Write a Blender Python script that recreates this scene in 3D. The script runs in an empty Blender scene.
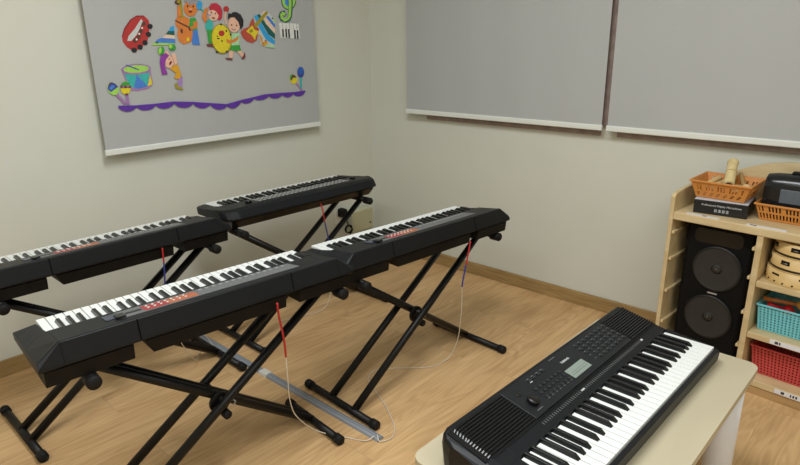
import bpy, bmesh, math, random
from mathutils import Vector, Matrix, Euler
random.seed(7)
SC = bpy.context.scene
COL = SC.collection
R = math.radians

# ------------------------------------------------------------------ materials
def lin(c):
    return tuple((v / 12.92 if v <= 0.04045 else ((v + 0.055) / 1.055) ** 2.4) for v in (x / 255 for x in c))

MATS = {}
def mat(name, rgb, rough=0.5, metal=0.0, spec=0.5, var=0.06, scale=60.0, bump=0.0, bscale=300.0, emit=0.0):
    """procedural material: base colour with a faint noise variation and an optional fine bump"""
    if name in MATS:
        return MATS[name]
    m = bpy.data.materials.new(name); m.use_nodes = True
    nt = m.node_tree; b = nt.nodes['Principled BSDF']
    c = lin(rgb)
    tc = nt.nodes.new('ShaderNodeTexCoord')
    nz = nt.nodes.new('ShaderNodeTexNoise'); nz.inputs['Scale'].default_value = scale; nz.inputs['Detail'].default_value = 3
    nt.links.new(tc.outputs['Object'], nz.inputs['Vector'])
    rp = nt.nodes.new('ShaderNodeValToRGB')
    rp.color_ramp.elements[0].position = 0.3; rp.color_ramp.elements[1].position = 0.7
    rp.color_ramp.elements[0].color = (*[v * (1 - var) for v in c], 1)
    rp.color_ramp.elements[1].color = (*[min(1, v * (1 + var)) for v in c], 1)
    nt.links.new(nz.outputs['Fac'], rp.inputs['Fac'])
    nt.links.new(rp.outputs['Color'], b.inputs['Base Color'])
    b.inputs['Roughness'].default_value = rough
    b.inputs['Metallic'].default_value = metal
    b.inputs['Specular IOR Level'].default_value = spec
    if bump > 0:
        n2 = nt.nodes.new('ShaderNodeTexNoise'); n2.inputs['Scale'].default_value = bscale; n2.inputs['Detail'].default_value = 2
        nt.links.new(tc.outputs['Object'], n2.inputs['Vector'])
        bp = nt.nodes.new('ShaderNodeBump'); bp.inputs['Strength'].default_value = bump; bp.inputs['Distance'].default_value = 0.002
        nt.links.new(n2.outputs['Fac'], bp.inputs['Height']); nt.links.new(bp.outputs['Normal'], b.inputs['Normal'])
    MATS[name] = m
    return m

def wood_mat(name, c1, c2, rough=0.45, stretch=(1, 12, 12), scale=3.0, bump=0.03):
    m = bpy.data.materials.new(name); m.use_nodes = True
    nt = m.node_tree; b = nt.nodes['Principled BSDF']
    tc = nt.nodes.new('ShaderNodeTexCoord')
    mp = nt.nodes.new('ShaderNodeMapping'); mp.inputs['Scale'].default_value = stretch
    nt.links.new(tc.outputs['Object'], mp.inputs['Vector'])
    nz = nt.nodes.new('ShaderNodeTexNoise'); nz.inputs['Scale'].default_value = scale; nz.inputs['Detail'].default_value = 6
    nz.inputs['Distortion'].default_value = 0.6
    nt.links.new(mp.outputs['Vector'], nz.inputs['Vector'])
    rp = nt.nodes.new('ShaderNodeValToRGB')
    rp.color_ramp.elements[0].position = 0.3; rp.color_ramp.elements[1].position = 0.72
    rp.color_ramp.elements[0].color = (*lin(c1), 1); rp.color_ramp.elements[1].color = (*lin(c2), 1)
    nt.links.new(nz.outputs['Fac'], rp.inputs['Fac'])
    nt.links.new(rp.outputs['Color'], b.inputs['Base Color'])
    b.inputs['Roughness'].default_value = rough
    bp = nt.nodes.new('ShaderNodeBump'); bp.inputs['Strength'].default_value = bump; bp.inputs['Distance'].default_value = 0.002
    nt.links.new(nz.outputs['Fac'], bp.inputs['Height']); nt.links.new(bp.outputs['Normal'], b.inputs['Normal'])
    return m

def floor_mat():
    """wood-look planks running along Y, 0.19 m wide, with stretched and cathedral grain"""
    m = bpy.data.materials.new('floor_planks'); m.use_nodes = True
    nt = m.node_tree; N = nt.nodes; L = nt.links; b = N['Principled BSDF']
    tc = N.new('ShaderNodeTexCoord')
    br = N.new('ShaderNodeTexBrick')
    rot = N.new('ShaderNodeMapping'); rot.inputs['Rotation'].default_value = (0, 0, R(90)); rot.inputs['Location'].default_value = (0.35, 0.07, 0)
    L.new(tc.outputs['Object'], rot.inputs['Vector']); L.new(rot.outputs['Vector'], br.inputs['Vector'])
    br.offset = 0.37; br.inputs['Scale'].default_value = 1.0
    br.inputs['Brick Width'].default_value = 1.25; br.inputs['Row Height'].default_value = 0.19
    br.inputs['Mortar Size'].default_value = 0.0012; br.inputs['Mortar Smooth'].default_value = 0.3
    br.inputs['Color1'].default_value = (0, 0, 0, 1); br.inputs['Color2'].default_value = (1, 1, 1, 1); br.inputs['Mortar'].default_value = (0.5, 0.5, 0.5, 1)
    # offset the grain per plank
    add = N.new('ShaderNodeVectorMath'); add.operation = 'MULTIPLY_ADD'
    add.inputs[1].default_value = (7.3, 3.1, 5.7)
    L.new(br.outputs['Color'], add.inputs[0]); L.new(tc.outputs['Object'], add.inputs[2])
    mp = N.new('ShaderNodeMapping'); mp.inputs['Scale'].default_value = (9, 1.1, 1)
    L.new(add.outputs['Vector'], mp.inputs['Vector'])
    n1 = N.new('ShaderNodeTexNoise'); n1.inputs['Scale'].default_value = 1.0; n1.inputs['Detail'].default_value = 2; n1.inputs['Distortion'].default_value = 0.8
    L.new(mp.outputs['Vector'], n1.inputs['Vector'])
    # contour rings of the noise make the cathedral grain
    mul = N.new('ShaderNodeMath'); mul.operation = 'MULTIPLY'; mul.inputs[1].default_value = 60.0
    L.new(n1.outputs['Fac'], mul.inputs[0])
    sn = N.new('ShaderNodeMath'); sn.operation = 'SINE'; L.new(mul.outputs[0], sn.inputs[0])
    mp2 = N.new('ShaderNodeMapping'); mp2.inputs['Scale'].default_value = (70, 3.5, 1)
    L.new(add.outputs['Vector'], mp2.inputs['Vector'])
    n2 = N.new('ShaderNodeTexNoise'); n2.inputs['Scale'].default_value = 1.0; n2.inputs['Detail'].default_value = 5
    L.new(mp2.outputs['Vector'], n2.inputs['Vector'])
    mp3 = N.new('ShaderNodeMapping'); mp3.inputs['Scale'].default_value = (5, 0.9, 1)
    L.new(add.outputs['Vector'], mp3.inputs['Vector'])
    n3 = N.new('ShaderNodeTexNoise'); n3.inputs['Scale'].default_value = 1.3; n3.inputs['Detail'].default_value = 3
    L.new(mp3.outputs['Vector'], n3.inputs['Vector'])
    def math_(op, a, bb):
        k = N.new('ShaderNodeMath'); k.operation = op
        for i, v in enumerate((a, bb)):
            if isinstance(v, (int, float)): k.inputs[i].default_value = v
            else: L.new(v, k.inputs[i])
        return k.outputs[0]
    ring = math_('MULTIPLY', sn.outputs[0], 0.10)
    fine = math_('MULTIPLY', math_('SUBTRACT', n2.outputs['Fac'], 0.5), 0.6)
    broad = math_('MULTIPLY', math_('SUBTRACT', n3.outputs['Fac'], 0.5), 0.9)
    sep = N.new('ShaderNodeSeparateColor'); L.new(br.outputs['Color'], sep.inputs[0])
    plank = math_('MULTIPLY', math_('SUBTRACT', sep.outputs[0], 0.5), 0.22)
    fac = math_('ADD', math_('ADD', math_('ADD', ring, fine), math_('ADD', broad, plank)), 0.5)
    rp = N.new('ShaderNodeValToRGB')
    rp.color_ramp.elements[0].position = 0.05; rp.color_ramp.elements[1].position = 0.95
    rp.color_ramp.elements[0].color = (*lin(FLOOR_D), 1); rp.color_ramp.elements[1].color = (*lin(FLOOR_L), 1)
    L.new(fac, rp.inputs['Fac'])
    mx = N.new('ShaderNodeMix'); mx.data_type = 'RGBA'
    seam = math_('MULTIPLY', br.outputs['Fac'], 0.28)
    L.new(seam, mx.inputs[0]); L.new(rp.outputs['Color'], mx.inputs[6]); mx.inputs[7].default_value = (*lin((96, 66, 38)), 1)
    L.new(mx.outputs[2], b.inputs['Base Color'])
    b.inputs['Roughness'].default_value = 0.42
    b.inputs['Specular IOR Level'].default_value = 0.35
    return m

FLOOR_D = (170, 131, 87); FLOOR_L = (226, 190, 139)
M_WALL = mat('wall_paint', (211, 213, 202), 0.75, var=0.012, scale=4, spec=0.25, bump=0.05, bscale=220)
M_CEIL = mat('ceiling_paint', (232, 232, 226), 0.8, var=0.01, scale=3)
M_FLOOR = floor_mat()
M_BASE = wood_mat('baseboard_wood', (138, 112, 70), (174, 146, 98), 0.45, (3, 3, 40), 2.0)
M_BLIND = mat('blind_fabric', (178, 181, 181), 0.45, var=0.015, scale=2.5, spec=0.35)
M_BAR = mat('blind_bar_white', (226, 230, 224), 0.35, var=0.01)
M_FRAME = mat('brown_window_frame', (150, 132, 124), 0.5, var=0.18, scale=25)
M_BLACK = mat('black_plastic', (16, 19, 23), 0.45, spec=0.3, var=0.08, scale=40, bump=0.06, bscale=900)
M_BLACK2 = mat('black_plastic_under', (9, 9, 9), 0.6, spec=0.25, var=0.1, scale=30)
M_GLOSSBLK = mat('gloss_black_plastic', (13, 12, 12), 0.3, var=0.08, scale=30)
M_GRILLE = mat('grille_plastic', (16, 18, 21), 0.24, var=0.05)
M_STEEL = mat('black_painted_steel', (10, 10, 10), 0.42, spec=0.32, var=0.1, scale=30)
M_RUBBER = mat('black_rubber', (14, 14, 15), 0.65, spec=0.3, var=0.1)
M_WKEY = mat('white_key_plastic', (232, 236, 234), 0.28, var=0.008)
M_BKEY = mat('black_key_plastic', (16, 17, 18), 0.3, var=0.06)
M_STRIP = mat('grey_label_strip', (104, 106, 107), 0.45, var=0.1, scale=120)
M_RED = mat('red_print', (158, 58, 58), 0.5, var=0.08)
M_ORANGE = mat('orange_print', (172, 98, 66), 0.5, var=0.08)
M_BTNW = mat('pale_button', (214, 206, 200), 0.45)
M_BTN = mat('dark_grey_button', (36, 38, 41), 0.5)
M_BLUEGREY = mat('blue_grey_screen', (50, 60, 80), 0.25)
M_LCD = mat('grey_green_lcd', (132, 145, 136), 0.3, var=0.03)
M_LCDMARK = mat('lcd_mark', (98, 112, 102), 0.4)
M_PRINT = mat('white_print', (205, 208, 208), 0.5)
M_PANEL = mat('slate_panel', (24, 27, 30), 0.42, spec=0.35, var=0.05)
M_TABLE = wood_mat('cream_table_board', (186, 177, 150), (196, 187, 160), 0.4, (6, 2, 6), 1.2, 0.01)
M_TABLEEDGE = mat('table_edge', (190, 173, 136), 0.45)
M_LEGW = mat('white_leg', (226, 226, 228), 0.4, var=0.01)
M_MAPLE = wood_mat('maple_board', (196, 172, 126), (220, 200, 158), 0.45, (3, 10, 10), 1.6, 0.02)
M_BASKET = mat('orange_basket_plastic', (206, 136, 64), 0.42, var=0.05)
M_TEAL = mat('teal_basket_plastic', (118, 200, 212), 0.45, var=0.05)
M_REDB = mat('red_basket_plastic', (198, 72, 70), 0.45, var=0.05)
M_BAMBOO = wood_mat('bamboo', (206, 184, 128), (228, 208, 156), 0.5, (20, 20, 3), 2.0)
M_BAMBOOD = mat('bamboo_joint', (166, 134, 84), 0.6)
M_STICKW = mat('pale_stick_wood', (212, 182, 126), 0.5, var=0.08)
M_HOLE = mat('dark_bore', (70, 38, 22), 0.8)
M_BOX = mat('black_carton', (22, 22, 25), 0.4)
M_BOXTOP = mat('silver_carton_top', (196, 198, 204), 0.4)
M_SPEAKER = mat('speaker_cabinet', (7, 7, 8), 0.65, spec=0.2, bump=0.1, bscale=500)
M_CONE = mat('speaker_cone', (50, 49, 46), 0.55, spec=0.3, var=0.1, scale=30)
M_SURR = mat('speaker_surround', (18, 18, 18), 0.5)
M_DUST = mat('dust_cap', (84, 80, 74), 0.4)
M_SILVER = mat('silver_badge', (190, 192, 196), 0.3, metal=0.6)
M_RADIO = mat('radio_black', (24, 26, 28), 0.22)
M_RADIOG = mat('radio_grey', (92, 100, 108), 0.3)
M_TAMB = wood_mat('tambourine_wood', (204, 170, 108), (226, 196, 138), 0.45, (4, 4, 14), 2.0)
M_SKIN = mat('drum_skin', (222, 198, 150), 0.5)
M_JINGLE = mat('jingle_metal', (120, 118, 112), 0.35, metal=0.8)
M_MARACA = wood_mat('maraca_wood', (168, 98, 44), (194, 124, 62), 0.4, (4, 12, 12), 2.0)
M_MARHEAD = mat('maraca_head', (216, 160, 82), 0.4)
M_REDT = mat('red_shaker_plastic', (206, 32, 44), 0.35)
M_LABEL = mat('paper_label', (226, 228, 232), 0.5, var=0.01)
M_INK = mat('ink', (60, 58, 60), 0.6)
M_DUCT = mat('grey_cable_cover', (142, 148, 156), 0.45, var=0.03)
M_DUCTJ = mat('pale_cable_joint', (208, 208, 200), 0.5)
M_CORD = mat('white_cord', (214, 206, 190), 0.5)
M_CORDR = mat('red_cord', (176, 32, 36), 0.5)
M_CORDB = mat('blue_cord', (44, 52, 130), 0.5)
M_UTIL = mat('cream_utility_box', (186, 182, 148), 0.5, var=0.03)
M_UTILS = mat('pale_box_side', (196, 198, 172), 0.5)
M_SOCKET = mat('white_socket', (226, 226, 218), 0.4)

# ------------------------------------------------------------------ mesh builder
class MB:
    def __init__(self):
        self.v = []; self.f = []; self.mi = []; self.sm = []; self.mats = []
    def _m(self, m):
        if m not in self.mats: self.mats.append(m)
        return self.mats.index(m)
    def add(self, vs, fs, m, smooth=False, M=None):
        o = len(self.v); k = self._m(m)
        for p in vs:
            p = Vector(p); self.v.append(M @ p if M else p)
        for f in fs:
            self.f.append([o + i for i in f]); self.mi.append(k); self.sm.append(smooth)
        return self
    def box(self, a, b, m, M=None):
        x0, y0, z0 = a; x1, y1, z1 = b
        vs = [(x0, y0, z0), (x1, y0, z0), (x1, y1, z0), (x0, y1, z0), (x0, y0, z1), (x1, y0, z1), (x1, y1, z1), (x0, y1, z1)]
        return self.add(vs, [(0, 3, 2, 1), (4, 5, 6, 7), (0, 1, 5, 4), (1, 2, 6, 5), (2, 3, 7, 6), (3, 0, 4, 7)], m, M=M)
    def loft(self, rings, m, closed=True, cap=True, smooth=False, M=None):
        n = len(rings[0]); vs = [p for r in rings for p in r]; fs = []
        for i in range(len(rings) - 1):
            for j in range(n if closed else n - 1):
                k = (j + 1) % n
                fs.append((i * n + j, i * n + k, (i + 1) * n + k, (i + 1) * n + j))
        if cap:
            fs.append(tuple(range(n))[::-1]); fs.append(tuple((len(rings) - 1) * n + j for j in range(n)))
        return self.add(vs, fs, m, smooth, M)
    def profx(self, prof, x0, x1, m, M=None):
        """(y,z) profile extruded along x"""
        return self.loft([[(x0, y, z) for y, z in prof], [(x1, y, z) for y, z in prof]], m, M=M)
    def tube(self, pts, r, m, n=10, smooth=True, cap=True, M=None):
        pts = [Vector(p) for p in pts]; rings = []
        up = None
        for i, p in enumerate(pts):
            t = (pts[min(i + 1, len(pts) - 1)] - pts[max(i - 1, 0)]).normalized()
            if up is None:
                up = Vector((0, 0, 1)) if abs(t.z) < 0.9 else Vector((1, 0, 0))
            a = t.cross(up).normalized(); b = a.cross(t).normalized(); up = b
            rr = r[i] if isinstance(r, (list, tuple)) else r
            rings.append([p + a * math.cos(2 * math.pi * j / n) * rr + b * math.sin(2 * math.pi * j / n) * rr for j in range(n)])
        return self.loft(rings, m, cap=cap, smooth=smooth, M=M)
    def lathe(self, prof, m, n=32, smooth=True, M=None, cap=True):
        """(r,z) profile turned round z"""
        rings = [[(r * math.cos(2 * math.pi * j / n), r * math.sin(2 * math.pi * j / n), z) for j in range(n)] for r, z in prof]
        return self.loft(rings, m, cap=cap, smooth=smooth, M=M)
    def poly(self, pts, z0, z1, m, M=None):
        """(x,y) outline extruded along z"""
        n = len(pts)
        return self.loft([[(x, y, z0) for x, y in pts], [(x, y, z1) for x, y in pts]], m, M=M)
    def mesh(self, name):
        me = bpy.data.meshes.new(name)
        me.from_pydata([tuple(p) for p in self.v], [], self.f)
        for k in self.mats: me.materials.append(k)
        for p, k, s in zip(me.polygons, self.mi, self.sm):
            p.material_index = k; p.use_smooth = s
        bm = bmesh.new(); bm.from_mesh(me)
        big = [f for f in bm.faces if len(f.verts) > 4]
        if big: bmesh.ops.triangulate(bm, faces=big)
        bmesh.ops.recalc_face_normals(bm, faces=bm.faces)
        bm.to_mesh(me); bm.free(); me.update()
        return me
    def build(self, name, parent=None, bevel=0.0, seg=2, solid=0.0, loc=None):
        o = bpy.data.objects.new(name, self.mesh(name)); COL.objects.link(o)
        if parent is not None: o.parent = parent
        if loc: o.location = loc
        if solid:
            s = o.modifiers.new('solid', 'SOLIDIFY'); s.thickness = solid; s.offset = 0
        if bevel:
            b = o.modifiers.new('bevel', 'BEVEL'); b.width = bevel; b.segments = seg; b.limit_method = 'ANGLE'; b.angle_limit = R(35)
        return o

def tag(o, label=None, cat=None, group=None, kind=None):
    if label: o['label'] = label
    if cat: o['category'] = cat
    if group: o['group'] = group
    if kind: o['kind'] = kind
    return o
def empty(name, loc=(0, 0, 0), rz=0.0, label=None, cat=None, group=None):
    o = bpy.data.objects.new(name, None); COL.objects.link(o)
    o.empty_display_size = 0.05; o.location = loc; o.rotation_euler = (0, 0, rz)
    return tag(o, label, cat, group)
def struct(o):
    o['kind'] = 'structure'; return o
def copy_tree(o, parent=None):
    c = o.copy(); COL.objects.link(c)
    if parent is not None: c.parent = parent
    for ch in list(o.children): copy_tree(ch, c)
    return c
def inst(name, me, parent, loc=(0, 0, 0), rz=0.0, mod=None):
    o = bpy.data.objects.new(name, me); COL.objects.link(o); o.parent = parent; o.location = loc; o.rotation_euler = (0, 0, rz)
    return o
def rrect(w, h, r, n=5, cx=0, cy=0):
    out = []
    for sx, sy, a0 in ((1, 1, 0), (-1, 1, 90), (-1, -1, 180), (1, -1, 270)):
        for i in range(n + 1):
            a = R(a0 + 90 * i / n)
            out.append((cx + sx * (w / 2 - r) + r * math.cos(a), cy + sy * (h / 2 - r) + r * math.sin(a)))
    return out
def rotx(a): return Matrix.Rotation(a, 4, 'X')
def T(x, y, z): return Matrix.Translation((x, y, z))

def text_mesh(body, size, m, name, parent=None, mtx=None, extrude=0.0002, bold=0.0):
    cu = bpy.data.curves.new(name, 'FONT'); cu.body = body; cu.size = size; cu.extrude = extrude; cu.offset = bold
    cu.align_x = 'CENTER'; cu.align_y = 'CENTER'
    tmp = bpy.data.objects.new(name + '_tmp', cu); COL.objects.link(tmp)
    dg = bpy.context.evaluated_depsgraph_get()
    me = bpy.data.meshes.new_from_object(tmp.evaluated_get(dg))
    bpy.data.objects.remove(tmp)
    me.materials.clear(); me.materials.append(m)
    o = bpy.data.objects.new(name, me); COL.objects.link(o)
    if parent is not None: o.parent = parent
    if mtx is not None: o.matrix_local = mtx
    return o

# ------------------------------------------------------------------ camera
F, YAW, PITCH, ROLL = 602.893, 2.308797, 0.307281, 0.012577
cy, sy = math.cos(YAW), math.sin(YAW); cp, sp = math.cos(PITCH), math.sin(PITCH)
fwd = Vector((cy * cp, sy * cp, -sp)); right = Vector((sy, -cy, 0)); down = fwd.cross(right)
c_, s_ = math.cos(ROLL), math.sin(ROLL)
r2 = c_ * right + s_ * down; d2 = -s_ * right + c_ * down
cam = bpy.data.cameras.new('camera'); camo = bpy.data.objects.new('camera', cam); COL.objects.link(camo)
cam.sensor_fit = 'HORIZONTAL'; cam.sensor_width = 36; cam.lens = 36 * F / 800; cam.clip_start = 0.05
rm = Matrix((r2, -d2, -fwd)).transposed().to_4x4()
camo.matrix_world = Matrix.Translation((2.907838, -2.928352, 1.4)) @ rm
SC.camera = camo

# ------------------------------------------------------------------ room shell
RX, RY, RZ = 5.0, -5.2, 2.75
struct(MB().box((-0.12, RY - 0.12, -0.1), (RX + 0.12, 0.12, 0), M_FLOOR).build('floor'))
struct(MB().box((-0.12, RY - 0.12, RZ), (RX + 0.12, 0.12, RZ + 0.1), M_CEIL).build('ceiling'))
WZ0, WZ1 = 0.955, 2.35          # window openings
def wall_x(name, x0, x1, y0, y1, holes):
    """wall slab between x0..x1, running along y, with window holes (ya,yb)"""
    w = MB(); ys = y0
    for a, b in sorted(holes):
        w.box((x0, ys, 0), (x1, a, RZ), M_WALL); w.box((x0, a, 0), (x1, b, WZ0), M_WALL); w.box((x0, a, WZ1), (x1, b, RZ), M_WALL); ys = b
    w.box((x0, ys, 0), (x1, y1, RZ), M_WALL)
    return struct(w.build(name))
def wall_y(name, y0, y1, x0, x1, holes):
    w = MB(); xs = x0
    for a, b in sorted(holes):
        w.box((xs, y0, 0), (a, y1, RZ), M_WALL); w.box((a, y0, 0), (b, y1, WZ0), M_WALL); w.box((a, y0, WZ1), (b, y1, RZ), M_WALL); xs = b
    w.box((xs, y0, 0), (x1, y1, RZ), M_WALL)
    return struct(w.build(name))
wall_x('wall_left', -0.12, 0.0, RY, 0.0, [(-1.72, -0.58)])
wall_y('wall_back', 0.0, 0.12, -0.12, RX + 0.12, [(0.50, 1.615), (1.71, 2.95)])
wall_x('wall_right', RX, RX + 0.12, RY, 0.0, [])
wall_y('wall_front', RY - 0.12, RY, -0.12, RX + 0.12, [])
BH = 0.0763
def baseboard(name, a, b):
    w = MB(); w.box(a, b, M_BASE); struct(w.build(name, bevel=0.003))
baseboard('baseboard_back', (0.013, -0.013, 0), (RX, 0.0, BH))
baseboard('baseboard_left', (0.0, RY, 0), (0.013, 0.0, BH))
baseboard('baseboard_right', (RX - 0.013, RY, 0), (RX, -0.013, BH))
baseboard('baseboard_front', (0.013, RY, 0), (RX - 0.013, RY + 0.013, BH))
M_GLASS = mat('window_glass_dusk', (120, 128, 132), 0.15, var=0.02)
def window(name, M, w, h):
    """brown framed window in local x (width) / z (height), y towards the outside"""
    o = MB(); t = 0.045
    o.box((0, -0.016, 0), (w, 0.06, t), M_FRAME, M); o.box((0, -0.016, h - t), (w, 0.06, h), M_FRAME, M)
    o.box((0, -0.016, t), (t, 0.06, h - t), M_FRAME, M); o.box((w - t, -0.016, t), (w, 0.06, h - t), M_FRAME, M)
    o.box((w / 2 - t / 2, 0.0, t), (w / 2 + t / 2, 0.055, h - t), M_FRAME, M)
    fr = struct(o.build(name))
    g = MB().box((t, 0.03, t), (w - t, 0.036, h - t), M_GLASS, M).build('glass', fr)
    return fr
wh = WZ1 - WZ0 + 0.018
window('window_1', T(0, -1.72, WZ0 - 0.018) @ Matrix.Rotation(R(90), 4, 'Z'), 1.14, wh)
window('window_2', T(0.497, 0, WZ0 - 0.018), 1.121, wh)
window('window_3', T(1.707, 0, WZ0 - 0.018), 1.25, wh)  # its bottom strip stands in for the soft shadow under the right blind
# brown mullion trim between the two back windows
tr = MB().box((1.616, -0.02, 0.985), (1.708, -0.0005, 2.35), M_FRAME)
struct(tr.build('trim_1', bevel=0.003))

# ------------------------------------------------------------------ roller blinds
def blind(name, M, w, zb, label, ztop=2.5):
    root = empty(name, label=label, cat='roller blind', group='grey roller blinds')
    root.matrix_world = M
    n = 24; fab = MB()
    f0 = [(w * i / n, 0.0016 * math.sin(i * 1.3), zb) for i in range(n + 1)]
    rings = []
    for k in range(9):
        z = zb + (ztop - zb) * k / 8
        rings.append([(w * i / n, 0.0014 * math.sin(i * 1.1 + k * 0.5), z) for i in range(n + 1)])
    fab.loft(rings, M_BLIND, closed=False, cap=False)
    fab.build('fabric', root, solid=0.0012)
    bar = MB(); bar.profx([(y, zb - 0.013 + z) for y, z in rrect(0.013, 0.028, 0.005, 3)], -0.004, w + 0.004, M_BAR)
    bar.build('bottom_bar', root)
    tb = MB(); tb.tube([(0, 0, ztop), (w, 0, ztop)], 0.025, M_BAR, 16); tb.build('roller_tube', root)
    return root
blind('roller_blind', T(0.052, -1.792, 0) @ Matrix.Rotation(R(90), 4, 'Z'), 1.284, 0.937,
      'grey roller blind on the left wall with the paper cutouts stuck on it')
blind('roller_blind', T(0.366, -0.055, 0), 1.276, 0.995, 'plain grey roller blind nearest the corner, left of the dark brown gap')
blind('roller_blind', T(1.672, -0.055, 0), 1.36, 0.995, 'plain grey roller blind above the wooden shelf, right of the dark brown gap')

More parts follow.
